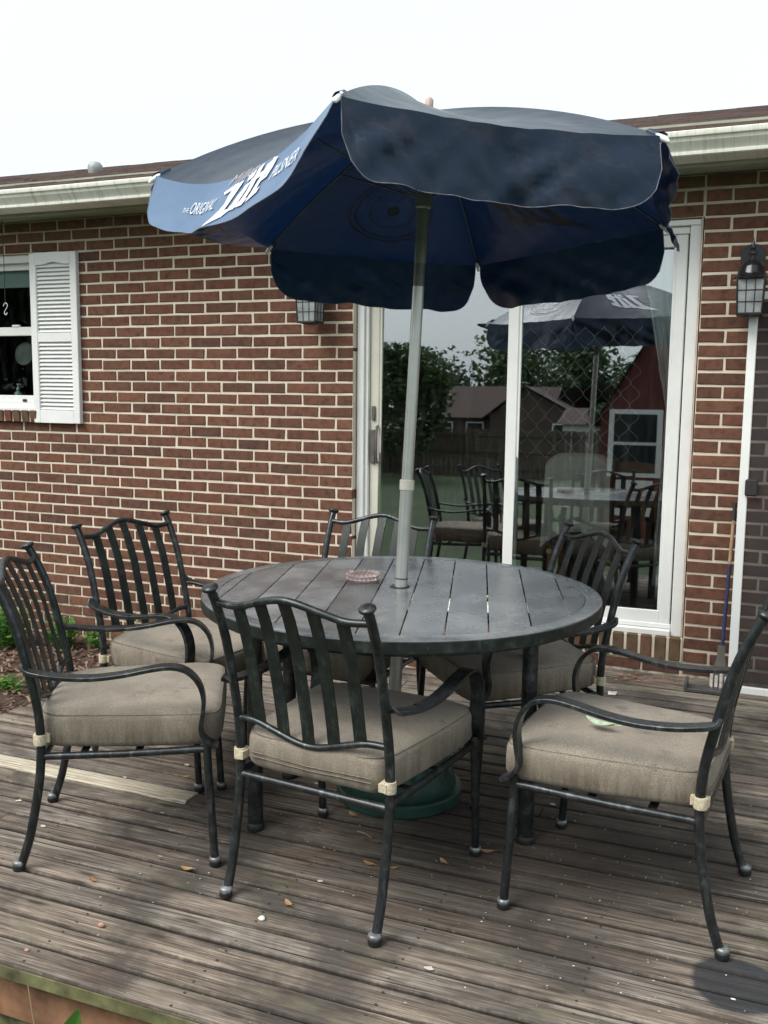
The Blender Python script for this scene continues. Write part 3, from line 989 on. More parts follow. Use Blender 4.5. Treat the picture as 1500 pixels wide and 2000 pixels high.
# ------------------------------------------------------------------ chairs
POST = [(-.268, .012), (-.252, .06), (-.236, .12), (-.212, .25), (-.204, .34), (-.204, .42), (-.211, .49), (-.229, .58), (-.262, .72), (-.300, .82), (-.322, .862)]
def ypost(z):
    return float(np.interp(z, [p[1] for p in POST], [p[0] for p in POST]))
def make_chair():
    t = empty('patio_chair')
    for s in (-1, 1):
        pts = crom([(s * .2265, y, z) for y, z in POST], 3)
        o = obj('back_post', MB().tube(pts, .0125, 12), MT['metal'], t, 50)
        ty, tz = pts[-1][1], pts[-1][2]
        rm = Matrix.Translation((s * .2265, ty, tz)) @ Matrix.Rotation(R(22), 4, 'X')
        obj('cap', MB().lathe([(.012, -.004), (.018, .001), (.0215, .005), (.0215, .009), (.018, .0125), (.010, .015), (.002, .0155)], 14, mat=rm), MT['metal'], o, 50)
        rf = Matrix.Translation((s * .2265, -.273, 0))
        obj('foot', MB().lathe([(.0130, .030), (.0160, .028), (.0178, .0235), (.0170, .018), (.0145, .014)], 14, mat=rf), MT['foot'], o, 50)
        obj('glide', MB().lathe([(.0155, .0005), (.0175, .003), (.0175, .014)], 14, mat=rf), MT['glide'], o, 50)
        fp = crom([(s * .262, .268, .015), (s * .262, .262, .12), (s * .261, .254, .25), (s * .258, .250, .345), (s * .258, .252, .375)], 3)
        o = obj('front_leg', MB().tube(fp, .0118, 12), MT['metal'], t, 50)
        rf = Matrix.Translation((s * .262, .269, 0))
        obj('foot', MB().lathe([(.0122, .029), (.0155, .027), (.0172, .0225), (.0164, .017), (.0138, .013)], 14, mat=rf), MT['foot'], o, 50)
        obj('glide', MB().lathe([(.0148, .0005), (.0168, .003), (.0168, .014)], 14, mat=rf), MT['glide'], o, 50)
        ap = [(.236, -.236, .602), (.248, -.225, .592), (.262, -.190, .586), (.268, -.13, .578), (.270, -.05, .575), (.270, .03, .583), (.270, .10, .596), (.270, .155, .601), (.270, .198, .589), (.269, .230, .553), (.268, .243, .505), (.267, .240, .462), (.266, .234, .425), (.265, .240, .397), (.264, .258, .376), (.264, .280, .364)]
        ap = crom([(s * x, y, z) for x, y, z in ap], 3)
        obj('arm', MB().bar(ap, .041, .0115, (1, 0, 0)), MT['metal'], t, 28)
    sf = MB()
    for s in (-1, 1):
        sf.tube([(s * .224, -.204, .335), (s * .24, .02, .34), (s * .257, .25, .352)], .0105, 10)
    sf.tube([(-.257, .25, .352), (.257, .25, .352)], .0105, 10)
    sf.tube([(-.225, -.203, .327), (.225, -.203, .327)], .0115, 10)
    for y in (-.09, .06):
        sf.bar([(-.235, y, .340), (.235, y, .340)], .022, .003, (0, 1, 0))
    obj('seat_frame', sf, MT['metal'], t, 50)
    cz = lambda u: .828 + .036 * math.exp(-(u / .45) ** 2) - .006 * math.exp(-((abs(u) - .72) / .18) ** 2)
    cp = [(.2265 * u, ypost(cz(u)) + .012 * (1 - u * u) * -1, cz(u)) for u in np.linspace(-1, 1, 25)]
    obj('crest_rail', MB().tube(cp, .0098, 10), MT['metal'], t, 50)
    lz = lambda u: .492 - .040 * math.exp(-(u / .5) ** 2) + .004 * math.exp(-((abs(u) - .75) / .15) ** 2)
    lp = [(.2265 * u, ypost(lz(u)) - .010 * (1 - u * u), lz(u)) for u in np.linspace(-1, 1, 25)]
    obj('lower_rail', MB().tube(lp, .0092, 10), MT['metal'], t, 50)
    for k in range(5):
        u = (k - 2) / 3.0
        z0, z1 = lz(u) + .003, cz(u) - .003
        pts = [(.2265 * u, ypost(z) - .011 * (1 - u * u), z) for z in np.linspace(z0, z1, 9)]
        obj('slat', MB().bar(pts, .036, .0045, (1, 0, 0)), MT['slat'], t, 35)
    # seat cushion
    cm = MB()
    nu, nv = 56, 16
    vs = []
    for j in range(nv + 1):
        ph = -PI / 2 + PI * j / nv
        sc = abs(math.cos(ph)) ** .19
        zz = math.copysign(abs(math.sin(ph)) ** .42, math.sin(ph))
        for i in range(nu):
            a = 2 * PI * i / nu
            ca, sa = math.cos(a), math.sin(a)
            e = .22
            x = math.copysign(abs(ca) ** e, ca); y = math.copysign(abs(sa) ** e, sa)
            hw = .262 - .050 * ((1 - y) / 2) ** 1.5
            px = x * hw * sc; py = .036 + y * .258 * sc
            dome = (1 - (x * sc) ** 2 * .75) * (1 - (y * sc) ** 2 * .75)
            z = .408 + zz * .055 + (dome * .012 if zz > 0 else -.002)
            nn = .004 * noise.noise((px * 6, py * 6, z * 8))
            z += .008 * noise.noise((px * 5, py * 5, 3.3)) + .003 * noise.noise((px * 14, py * 14, 1.3))
            vs.append((px + nn, py + nn, max(z, .350)))
    fs = [(j * nu + i, j * nu + (i + 1) % nu, (j + 1) * nu + (i + 1) % nu, (j + 1) * nu + i) for j in range(nv) for i in range(nu)]
    cm.add(vs, fs)
    cu = obj('cushion', cm, MT['cushion'], t, 80)
    def seam(z, grow=1.0):
        pts = []
        for i in range(64):
            a = 2 * PI * i / 64
            ca, sa = math.cos(a), math.sin(a)
            x = math.copysign(abs(ca) ** .22, ca); y = math.copysign(abs(sa) ** .22, sa)
            hw = .262 - .050 * ((1 - y) / 2) ** 1.5
            pts.append((x * hw * grow, .036 + y * .258 * grow, z + .002 * math.sin(a * 5)))
        return pts
    obj('piping', MB().tube(seam(.452, .972), .0016, 6, closed=True), MT['piping'], cu, 60)
    obj('zip', MB().tube([(-.185, -.2215, .405), (0, -.2225, .399), (.185, -.2215, .404)], .0016, 6).tube([(-.185, -.2215, .393), (-.09, -.222, .390), (0, -.2225, .388), (.1, -.222, .391), (.185, -.2215, .392)], .0016, 6), MT['piping'], cu, 60)
    for s in (-1, 1):
        m = MB().lathe([(.0165, .372), (.0172, .376), (.0172, .398), (.0165, .402)], 14, (s * .2265, -.205, 0))
        m.box(min(s * .2265, s * .205), max(s * .2265, s * .205), -.224, -.180, .376, .398)
        obj('strap', m, MT['strap'], cu, 40)
    return t
ch0 = make_chair()
chairs = [
    (2.033, -2.373, -60.4, 'near left patio chair, side on to us, its pad stained brown along the side'),
    (2.768, -2.355, -6.5, 'patio chair in front of the table with its slatted back towards us'),
    (3.499, -2.128, 84.9, 'patio chair on the right with a pale green leaf on its pad'),
    (1.848, -1.755, -98.4, 'left rear patio chair standing between the table, the mulch bed and the brick wall'),
    (2.330, -1.456, 175.1, 'patio chair behind the table whose back rises over the top beside the pole'),
    (3.000, -1.450, 131.0, 'right rear patio chair pushed under the table rim in front of the fixed door pane'),
]
for i, (x, y, a, lab) in enumerate(chairs):
    o = ch0 if i == 0 else copy_tree(ch0)
    o.location = (x, y, .0008)
    o.rotation_euler = (0, 0, R(a))
    if i in (0, 3): o.scale = (1, 1, .975)
    tag(o, lab, 'chair', 'patio chairs around the round table')

pp = crom([(-.166, -.232, .60), (-.158, -.226, .58), (-.162, -.222, .56), (-.155, -.218, .53), (-.150, -.217, .51), (-.146, -.216, .497)], 3)
chairB = [o for o in COL.objects if o.name.startswith('patio_chair') and abs(o.location.x - 2.768) < .001][0]
obj('peeled_paint', MB().tube([(x, y - .001, z) for x, y, z in pp], .0014, 5), MT['fleck'], chairB)

# ------------------------------------------------------------------ table
TC = (2.735, -1.905)
TR, TZ = .62, .72
tab = tag(empty('patio_table', (TC[0], TC[1], 0)), 'round dark slatted metal patio table with a parasol pole through its middle', 'table')
rim = MB().lathe([(TR - .050, TZ - .0015), (TR - .048, TZ + .001), (TR - .005, TZ + .001), (TR - .0015, TZ - .0005), (TR - .0005, TZ - .003), (TR - .001, TZ - .032), (TR - .004, TZ - .036), (TR - .02, TZ - .036), (TR - .03, TZ - .012), (TR - .050, TZ - .012)], 120, cap=False)
k = 10
# close the loop of the rim profile
n = 120
rim.f += [((k - 1) * n + i, (k - 1) * n + (i + 1) % n, (i + 1) % n, i) for i in range(n)]
obj('rim', rim, MT['table'], tab, 25)
obj('rim_reflection_band', MB().lathe([(TR - .0004, TZ - .0345), (TR + .0012, TZ - .033), (TR + .0012, TZ - .0045), (TR - .0004, TZ - .003)], 120, cap=False), MT['slat'], tab, 25)  # rim side without chalk, darkened to paint in its reflection of the deck
ang = R(106.2)
dirv = Vector((math.cos(ang), math.sin(ang))); nv_ = Vector((dirv.y, -dirv.x))
pitch = .1145
rin = TR - .0515
off0 = (Vector((2.845, -1.312)) - Vector(TC)).dot(nv_)    # one measured seam
k0 = math.ceil((-rin - off0) / pitch)
edges = [-rin] + [off0 + i * pitch for i in range(k0, 40) if -rin < off0 + i * pitch < rin] + [rin]
for a, b in zip(edges[:-1], edges[1:]):
    if b - a < .012: continue
    m = MB()
    aa = a + (.0022 if a > -rin else .0); bb = b - (.0022 if b < rin else 0)
    top_, bot_ = [], []
    n = 14
    us = [aa + (bb - aa) * i / n for i in range(n + 1)]
    P = [(u, math.sqrt(max(0, rin * rin - u * u))) for u in us] + [(u, -math.sqrt(max(0, rin * rin - u * u))) for u in reversed(us)]
    # hole for the pole: the plank over the middle is notched
    P3 = [nv_ * u + dirv * v for u, v in P]
    N = len(P3)
    m.add([(p.x, p.y, TZ) for p in P3] + [(p.x, p.y, TZ - .012) for p in P3], [tuple(range(N - 1, -1, -1)), tuple(N + i for i in range(N))] + [(i, (i + 1) % N, N + (i + 1) % N, N + i) for i in range(N)])
    obj('plank', m, MT['table'], tab)
# under frame
uf = MB()
uf.lathe([(TR - .03, TZ - .05), (TR - .03, TZ - .016), (TR - .05, TZ - .016), (TR - .05, TZ - .05)], 60, cap=False)
LEGS = [(2.387, -2.222), (3.173, -1.982), (3.083, -1.59), (2.300, -1.83)]
for i in range(4):
    a, b = LEGS[i], LEGS[(i + 1) % 4]
    uf.bar([(a[0] - TC[0], a[1] - TC[1], TZ - .035), (b[0] - TC[0], b[1] - TC[1], TZ - .035)], .03, .028, (0, 0, 1))
obj('under_frame', uf, MT['metal'], tab, 40)
for x, y in LEGS:
    lx, ly = x - TC[0], y - TC[1]
    o = obj('leg', MB().lathe([(.0235, .018), (.0245, .05), (.0235, .3), (.0235, .58), (.027, TZ - .02)], 18, (lx, ly, 0)), MT['metal'], tab, 40)
    obj('foot', MB().lathe([(.0255, .0005), (.027, .004), (.027, .018), (.024, .024)], 18, (lx, ly, 0)), MT['glide'], o, 40)
hole = MB().lathe([(.033, TZ + .0012), (.030, TZ + .003), (.026, TZ + .002)], 24, (2.718 - TC[0] - .004, -1.861 - TC[1], 0), cap=False)
obj('hole_trim', hole, MT['metal'], tab, 40)
obj('hole_shadow_cup', MB().lathe([(.0262, TZ + .0018), (.0001, TZ + .0014)], 24, (2.718 - TC[0] - .004, -1.861 - TC[1], 0), cap=False), MT['glide'], tab)

# crystal ring on the table
ring = empty('crystal_ashtray', (2.572, -1.828, TZ + .001))
tag(ring, 'small round pink and clear crystal candle ring on the table left of the pole', 'candle ring')
rb = MB()
for i in range(22):
    a = 2 * PI * i / 22
    for lvl in range(2):
        bm_c = (math.cos(a + lvl * .14) * .050, math.sin(a + lvl * .14) * .050, .009 + lvl * .013)
        r_ = .0085
        rb.add([(bm_c[0] + dx * r_, bm_c[1] + dy * r_, bm_c[2] + dz * r_ * 1.1) for dx, dy, dz in ((1, 0, 0), (-1, 0, 0), (0, 1, 0), (0, -1, 0), (0, 0, 1), (0, 0, -1))], [(0, 2, 4), (2, 1, 4), (1, 3, 4), (3, 0, 4), (2, 0, 5), (1, 2, 5), (3, 1, 5), (0, 3, 5)])
obj('crystal_beads', rb, MT['crystal'], ring)
obj('dish', MB().lathe([(.0445, .0005), (.046, .004), (.046, .018), (.043, .018), (.042, .004), (.001, .0035)], 26, cap=False), MT['crystal'], ring, 30)

# ------------------------------------------------------------------ parasol
umb = tag(empty('parasol', (2.696, -1.893, 0)), 'navy blue six sided beer parasol with drooping valance over the patio table', 'parasol')
UB = Vector((2.696, -1.893, 0))
APEX = Vector((2.762, -1.794, 2.193)) - UB
TIPS = [Vector(p) - UB for p in ((2.839, -2.624, 2.000), (3.501, -2.162, 1.968), (3.431, -1.362, 1.882), (2.700, -1.024, 1.828), (2.038, -1.486, 1.859), (2.108, -2.286, 1.945))]
UAX = Vector((-.0256, .1046, .9942))
pd = (APEX).normalized()
def pole_at(z): return pd * (z / pd.z)
obj('lower_pole', MB().tube([pole_at(.06), pole_at(1.055)], .0205, 20), MT['alu'], umb, 40)
obj('collar', MB().tube([pole_at(1.03), pole_at(1.032), pole_at(1.062), pole_at(1.064)], lambda t: .0205 if t in (0, 1) else .0232, 20), MT['palecollar'], umb, 40)
obj('lower_pole_band', MB().tube([pole_at(.745), pole_at(.75)], .0207, 20), MT['rib'], umb, 40)
obj('upper_pole', MB().tube([pole_at(1.05), pole_at(1.665)], .0182, 20), MT['alu'], umb, 40)
obj('tilt_joint', MB().tube([pole_at(1.665), pole_at(1.735)], .0170, 20), MT['steel'], umb, 40)
obj('top_pole', MB().tube([pole_at(1.735), pole_at(2.17)], .0182, 20), MT['poleup'], umb, 40)
obj('runner', MB().tube([pole_at(1.90), pole_at(1.905), pole_at(1.95), pole_at(1.955)], lambda t: .019 if t in (0, 1) else .0245, 20), MT['poleup'], umb, 40)
obj('finial', MB().tube([pole_at(2.18), pole_at(2.205), pole_at(2.225), pole_at(2.232)], lambda t: .013 if t < .9 else .007, 14), simple('dusty pink finial', (.50, .36, .32), .6), umb, 40)
ARCH = [.042, .034, .040, .040, .042, .046]
def rib_pt(k, u):
    a = APEX; b = TIPS[k % 6]
    p = a.lerp(b, u)
    return p + UAX * (ARCH[k % 6] * 4 * u * (1 - u)) * (1 + .2 * u)
SAG = [.016, .020, .016, .016, .030, .085]       # how far each edge droops between its tips
INW = [.03, .05, .045, .045, .05, .035]
def canopy_pt(k, u, v, lift=0.0):
    bell = 4 * v * (1 - v)
    p = rib_pt(k, u).lerp(rib_pt(k + 1, u), v) - UAX * (.045 * 4 * u * (1 - u)) * (1 + .2 * u) * .85 * bell
    c = (APEX - p); c = c - UAX * c.dot(UAX)
    if c.length > 1e-6: c.normalize()
    uu = u ** 2
    wr = (.006 * noise.noise((p.x * 5, p.y * 5, k * 3.1)) + .010 * abs(noise.noise((v * 7, u * 2.2, k * 5.0))) * u) * bell
    return p - UAX * (SAG[k] * bell * uu) + c * (INW[k] * bell * uu * .6) + UAX * (wr + lift)
NU, NV = 16, 48
RIBN = 'canopy_panel'
panels = []
for k in range(6):
    m = MB()
    vs = [canopy_pt(k, max(.012, i / NU), j / NV) for i in range(NU + 1) for j in range(NV + 1)]
    m.add(vs, [(i * (NV + 1) + j, i * (NV + 1) + j + 1, (i + 1) * (NV + 1) + j + 1, (i + 1) * (NV + 1) + j) for i in range(NU) for j in range(NV)])
    panels.append(obj('canopy_panel', m, MT['canopy'], umb, 80))
# valances: (height, flare at start, flare at end in degrees, ripple)
VAL = [(.180, -5, -3, .014), (.105, 8, 20, .006), (.170, 6, 6, .010), (.172, 4, 4, .008), (.075, 95, 20, .006), (.145, 18, 24, .010)]
def val_pt(k, v, w, lift=0.0):
    h, f0, f1, rp_ = VAL[k]
    p = canopy_pt(k, 1, v)
    outd = (canopy_pt(k, 1, v) - canopy_pt(k, .9, v)); 
    e = (TIPS[(k + 1) % 6] - TIPS[k]).normalized()
    o2 = e.cross(Vector((0, 0, 1)))
    if o2.dot(outd) < 0: o2 = -o2
    o2.normalize()
    f = R(f0 + (f1 - f0) * v)
    bellc = math.sin(PI * v)
    dn = Vector((0, 0, -1))
    ins = .008 + .0 * v
    q = p + (dn * math.cos(f) + o2 * math.sin(f)) * (w * h)
    rip = rp_ * (math.sin(v * 9.5 + k * 1.9) + .6 * math.sin(v * 21 + k)) * w
    q += o2 * rip + o2 * .02 * w * w
    # creases running down and across the cloth
    cr_ = abs(noise.noise((v * 5.5 + w * 1.6 + k * 7.1, w * .9, k * 2.2)))
    cr2 = abs(noise.noise((v * 11 - w * 2.1 + k * 3.3, w * 1.4, 8.8)))
    q += o2 * (.030 * cr_ + .012 * cr2) * min(1, w * 2.2) * (.3 if k == 5 else 1)
    q += Vector((0, 0, 1)) * .006 * noise.noise((v * 9, k, 4.4)) * w
    # corners pull towards the middle
    q += e * ((.008 + .014 * w ** 3) * ((1 - v) ** 6 - v ** 6))
    return q + o2 * lift
def wmax(v):     # rounded lower corners
    d = min(v, 1 - v)
    r_ = .09 if v < .5 else .13
    return 1.0 if d > r_ else .46 + .54 * math.sqrt(max(0, 1 - ((r_ - d) / r_) ** 2.2))
for k in range(6):
    m = MB(); nv2, nw = 48, 10
    vs = [val_pt(k, j / nv2, wmax(j / nv2) * i / nw) for i in range(nw + 1) for j in range(nv2 + 1)]
    m.add(vs, [(i * (nv2 + 1) + j, i * (nv2 + 1) + j + 1, (i + 1) * (nv2 + 1) + j + 1, (i + 1) * (nv2 + 1) + j) for i in range(nw) for j in range(nv2)])
    o = obj('valance', m, MT['lightened'] if k == 5 else MT['canopy'], umb, 80)
    if k == 5: o['label'] = 'pale blue valance with painted sky sheen and printed words'
    hp = [val_pt(k, 0.0, wmax(0) * i / 5) for i in range(5)] + [val_pt(k, j / 60, wmax(j / 60)) for j in range(61)] + [val_pt(k, 1.0, wmax(1) * (5 - i) / 5) for i in range(1, 5)]
    obj('hem', MB().tube(hp, .0013, 5), MT['hem'], o, 60)
for k in range(6):
    rib = obj('rib', MB().tube([rib_pt(k, u) - UAX * .006 for u in np.linspace(.02, 1.0, 14)], .0026, 6), MT['rib'], umb, 50)
    # strut from the runner to the rib
    mid = rib_pt(k, .5) - UAX * .008
    obj('strut', MB().tube([pole_at(1.945) + (TIPS[k] - APEX).normalized() * .022, mid], .0028, 6), MT['rib'], rib, 50)
    d = (TIPS[k] - rib_pt(k, .95)).normalized()
    t0 = TIPS[k] - d * .022 - UAX * .004
    obj('tip_cap', MB().tube([t0, t0 + d * .012, t0 + d * .034 - UAX * .003, t0 + d * .042 - UAX * .006], lambda t: [.0055, .0075, .0070, .003][int(round(t * 3))], 8), MT['whiteplastic'], rib, 50)
    # corner gather: a folded knot of cloth over the tip
    m = MB()
    vs = []
    for i in range(7):
        a = PI * i / 6
        off = Vector((math.cos(a) * .016, 0, math.sin(a) * .013))
        vs += [t0 - d * .02 + off * .6 + UAX * .004, t0 + d * (.016 + .004 * math.sin(i * 2.3)) + off + UAX * .001]
    m.add(vs, [(2 * i, 2 * i + 1, 2 * i + 3, 2 * i + 2) for i in range(6)])
    obj('corner_pocket', m, MT['canopy'], rib, 60)
# printed words: text outlines laid on the cloth
def text_polys(s, shear=0.0, bold=0.0):
    cu = bpy.data.curves.new('print', 'FONT')
    cu.body = s; cu.size = 1; cu.shear = shear; cu.offset = bold; cu.resolution_u = 3; cu.fill_mode = 'FRONT'
    o = bpy.data.objects.new('print_tmp', cu)
    COL.objects.link(o)
    dg = bpy.context.evaluated_depsgraph_get()
    dg.update()
    me = bpy.data.meshes.new_from_object(o.evaluated_get(dg))
    bpy.data.objects.remove(o)
    bm = bmesh.new(); bm.from_mesh(me)
    bmesh.ops.triangulate(bm, faces=bm.faces[:])
    for _ in range(2):
        long_ = [e for e in bm.edges if e.calc_length() > .14]
        if long_: bmesh.ops.subdivide_edges(bm, edges=long_, cuts=1)
        bmesh.ops.triangulate(bm, faces=bm.faces[:])
    V = [(v.co.x, v.co.y) for v in bm.verts]; F = [[v.index for v in f.verts] for f in bm.faces]
    bm.free()
    xs = [p[0] for p in V]; ys = [p[1] for p in V]
    return V, F, min(xs), max(xs), min(ys), max(ys)
def print_on(fn, s, v0, v1, w0, w1, parent, mat, shear=0.0, bold=0.0, slope=0.0, name='lettering'):
    """map text box to (v0..v1, w0..w1); w0 is the top"""
    V, F, x0, x1, y0, y1 = text_polys(s, shear, bold)
    m = MB()
    vs = []
    for x, y in V:
        tx = (x - x0) / (x1 - x0); ty = (y - y0) / (y1 - y0)
        vs.append(fn(v0 + (v1 - v0) * tx, w1 + (w0 - w1) * ty + slope * tx))
    m.add(vs, F)
    return obj(name, m, mat, parent)
def lite(fn, v0, v1, w0, w1, parent):
    """blackletter style word drawn stroke by stroke: L i t e"""
    m = MB()
    def quad(*p):
        # subdivide vertically so the strokes follow the cloth
        (ax, ay), (bx, by), (cx, cy), (dx_, dy_) = p
        N = 6
        vs = []
        for i in range(N + 1):
            t = i / N
            l = (ax + (dx_ - ax) * t, ay + (dy_ - ay) * t); r = (bx + (cx - bx) * t, by + (cy - by) * t)
            for q in (l, ((l[0] + r[0]) / 2, (l[1] + r[1]) / 2), r):
                vs.append(fn(v0 + (v1 - v0) * q[0], w0 + (w1 - w0) * (1 - q[1])))
        m.add(vs, [(i * 3 + j, i * 3 + j + 1, (i + 1) * 3 + j + 1, (i + 1) * 3 + j) for i in range(N) for j in range(2)])
    # L: leaning diagonal with a bladed foot and flag
    quad((.20, .86), (.36, .90), (.22, .22), (.11, .18))
    quad((.00, .74), (.24, .90), (.30, .80), (.05, .66))
    quad((.11, .24), (.36, .22), (.24, .06), (-.06, -.10))
    # i
    quad((.43, .72), (.55, .76), (.44, .24), (.31, .22))
    quad((.46, .96), (.60, .99), (.57, .84), (.44, .80))
    quad((.31, .30), (.47, .28), (.42, .16), (.28, .18))
    # t
    quad((.63, 1.0), (.75, 1.06), (.60, .26), (.48, .24))
    quad((.54, .80), (.83, .86), (.81, .74), (.53, .68))
    quad((.48, .32), (.66, .30), (.60, .16), (.45, .18))
    # e
    quad((.82, .96), (.93, 1.02), (.80, .28), (.68, .28))
    quad((.93, 1.08), (1.04, 1.02), (.96, .62), (.88, .66))
    quad((.78, .62), (.97, .70), (.95, .60), (.77, .52))
    quad((.68, .34), (.90, .42), (.88, .28), (.66, .18))
    return obj('lettering', m, MT['print'], parent)
vals = [o for o in umb.children if o.name.startswith('valance')]
for k in (5, 4):
    # seen from outside the edge runs from tip k to tip k+1 left to right
    fn = lambda v, w_, k=k: val_pt(k, v, w_, .0035)
    par = vals[k]
    print_on(fn, 'THE', .215, .250, .50, .60, par, MT['print'])
    print_on(fn, 'ORIGINAL', .26, .43, .38, .62, par, MT['print'], .25)
    lite(fn, .45, .71, .08, .90, par)
    print_on(fn, 'Miller', .45, .62, -.04, .14, par, MT['goldprint'], .5)
    print_on(fn, 'PILSNER', .73, .86, .30, .56, par, MT['print'], .25)
# emblem ring and word on alternate panels of the canopy top
for k in (2, 3):
    if k == 3:
        m = MB()
        def disc(cu_, cv, r0, r1, n=40):
            vs = []
            for i in range(n):
                a = 2 * PI * i / n
                for r_ in (r0, r1):
                    vs.append(canopy_pt(k, cu_ + r_ * math.cos(a) * 1.0, cv + r_ * math.sin(a) * 1.25, .0022))
            m.add(vs, [(2 * i, 2 * i + 1, (2 * i + 3) % (2 * n), (2 * i + 2) % (2 * n)) for i in range(n)])
        disc(.64, .5, .215, .226); disc(.64, .5, .188, .200, 44); disc(.64, .5, .120, .128); disc(.64, .5, .0, .035)
        obj('emblem', m, MT['print'], panels[k])
    else:
        fn = lambda v, w_, k=k: canopy_pt(k, w_, v, .0025)
        lite(fn, .28, .72, .50, .86, panels[k])
# green cone base
ub = MB()
nB = 100
prof = [(.022, .33), (.030, .32), (.036, .28), (.070, .305), (.116, .278), (.140, .235), (.158, .18), (.174, .12), (.185, .075), (.190, .050), (.188, .044), (.204, .042), (.209, .036), (.209, .006), (.206, .001)]
vs = []
for r_, z in prof:
    for i in range(nB):
        a = 2 * PI * i / nB
        f = 1 - (.07 if (i % 5 == 0 and r_ > .09 and r_ < .185) else 0)
        vs.append((r_ * f * math.cos(a), r_ * f * math.sin(a) + .0, z))
ub.add(vs, [(i * nB + j, i * nB + (j + 1) % nB, (i + 1) * nB + (j + 1) % nB, (i + 1) * nB + j) for i in range(len(prof) - 1) for j in range(nB)])
ubo = obj('parasol_stand', ub, MT['green'], None, 30)
ubo.location = (2.698, -1.80, .0005)
tag(ubo, 'ribbed dark green plastic parasol stand under the table', 'parasol stand')

# ------------------------------------------------------------------ wall lanterns
def lantern(x, z, label, open_top=True):
    t = tag(empty('wall_lantern', (x, -.004, z)), label, 'lantern', 'black wall lanterns beside the sliding door')
    Y = -.115
    bp = MB()
    # arched back plate
    pl = [(-.052, -.03), (.052, -.03), (.052, .12), (.045, .145), (.025, .160), (0, .165), (-.025, .160), (-.045, .145), (-.052, .12)]
    N = len(pl)
    bp.add([(a, -.012, b) for a, b in pl] + [(a, .0, b) for a, b in pl], [tuple(range(N)), tuple(N + i for i in range(N - 1, -1, -1))] + [(i, N + i, N + (i + 1) % N, (i + 1) % N) for i in range(N)])
    bp.tube([(0, -.012, .06), (0, -.045, .05), (0, -.06, .02), (0, -.075, -.002)], .007, 8)
    obj('back_plate', bp, MT['blackmetal'], t, 40)
    # square tapered cage, three by three panes a side
    n = 4
    def ringp(r_, zz): return [Vector((r_ * sx_, Y + r_ * sy_, zz)) for sx_, sy_ in ((-1, -1), (1, -1), (1, 1), (-1, 1))]
    rt, rb_, zt, zb = .056, .050, -.002, -.150
    A, B = ringp(rt, zt), ringp(rb_, zb)
    cage = MB()
    for i in range(n):
        j = (i + 1) % n
        cage.tube([A[i], B[i]], .0038, 6)
        for f in (0, 1):
            cage.tube([A[i].lerp(B[i], f), A[j].lerp(B[j], f)], .0038, 5)
        for f in (.333, .667):
            cage.tube([A[i].lerp(A[j], f), B[i].lerp(B[j], f)], .0019, 5)
            cage.tube([A[i].lerp(B[i], f), A[j].lerp(B[j], f)], .0019, 5)
    obj('cage', cage, MT['blackmetal'], t, 40)
    A2, B2 = ringp(rt - .0015, zt), ringp(rb_ - .0015, zb)
    for i in range(n):
        j = (i + 1) % n
        obj('pane', MB().add([A2[i], B2[i], B2[j], A2[j]], [(0, 1, 2, 3)]), MT['frost'], t)
    bx_ = MB().bbox(-.054, .054, Y - .054, Y + .054, zb - .008, zb - .001, .002).lathe([(.002, zb - .018), (.034, zb - .014), (.046, zb - .008)], 20, (0, Y, 0))
    obj('bottom_ring', bx_, MT['blackmetal'], t)
    obj('hood', MB().lathe([(.078, -.004), (.080, .002), (.066, .012), (.058, .026), (.052, .050), (.040, .068), (.024, .078), (.012, .084), (.012, .100), (.017, .106), (.017, .116), (.009, .122), (.012, .132), (.010, .146), (.004, .160), (.0015, .178)], 16, (0, Y, 0)), simple('glossy black hood', (.02, .02, .022), .16, .4, var=.5, vscale=40), t, 35)
    return t
lantern(3.674, 1.845, 'black wall lantern with bell shaped hood on the brick wall right of the sliding door')
lantern(1.530, 1.845, 'black wall lantern half hidden under the parasol valance left of the sliding door')

# ------------------------------------------------------------------ leaning screen door
sc_ = tag(empty('screen_door', (3.672, -.175, .0)), 'white framed insect screen door leaning on the brick wall at the right', 'screen door')
sc_.rotation_euler = (R(-4.0), 0, 0)
m = MB().bbox(0, .038, -.014, .014, 0, 1.80, .003).bbox(.80, .838, -.014, .014, 0, 1.80, .003)
obj('stile', m, MT['vinyl'], sc_)
obj('rail', MB().bbox(.038, .80, -.014, .014, .0, .034, .003).bbox(.038, .80, -.014, .014, 1.765, 1.80, .003), MT['vinyl'], sc_)
obj('screen', MB().box(.036, .802, -.001, .001, .03, 1.768), MT['screen'], sc_)
obj('handle', MB().bbox(.026, .080, -.034, -.0145, .895, .970, .006), MT['glide'], sc_)

# ------------------------------------------------------------------ scraper and tray by the wall
sp = tag(empty('floor_scraper', (3.636, -.13, .0)), 'long handled floor scraper with blue sleeve leaning on the bricks beside the screen door', 'scraper')
pts = lambda a, b: [Vector((0, 0, .02)).lerp(Vector((.022, .115, .85)), a), Vector((0, 0, .02)).lerp(Vector((.022, .115, .85)), b)]
obj('sleeve', MB().tube(pts(.20, .66), .0085, 10), MT['blue'], sp, 40)
obj('wood_handle', MB().tube(pts(.66, .90), .0082, 10), MT['palewood'], sp, 40)
obj('grip', MB().tube(pts(.90, 1.0), .0088, 10), MT['darkwood'], sp, 40)
b0 = MB(); b0.add([(-.014, -.002, .20), (.018, -.002, .20), (.020, -.006, .14), (.040, -.02, .06), (.042, -.022, .002), (-.042, -.022, .002), (-.040, -.02, .06), (-.016, -.006, .14)] , [(0, 7, 6, 5, 4, 3, 2, 1)])
b0.add([(p[0], p[1] + .003, p[2]) for p in b0.v[:8]], [(0, 1, 2, 3, 4, 5, 6, 7)])
b0.f += [(i, (i + 1) % 8, 8 + (i + 1) % 8, 8 + i) for i in range(8)]
obj('blade', b0, MT['steel'], sp)
bl = MB()
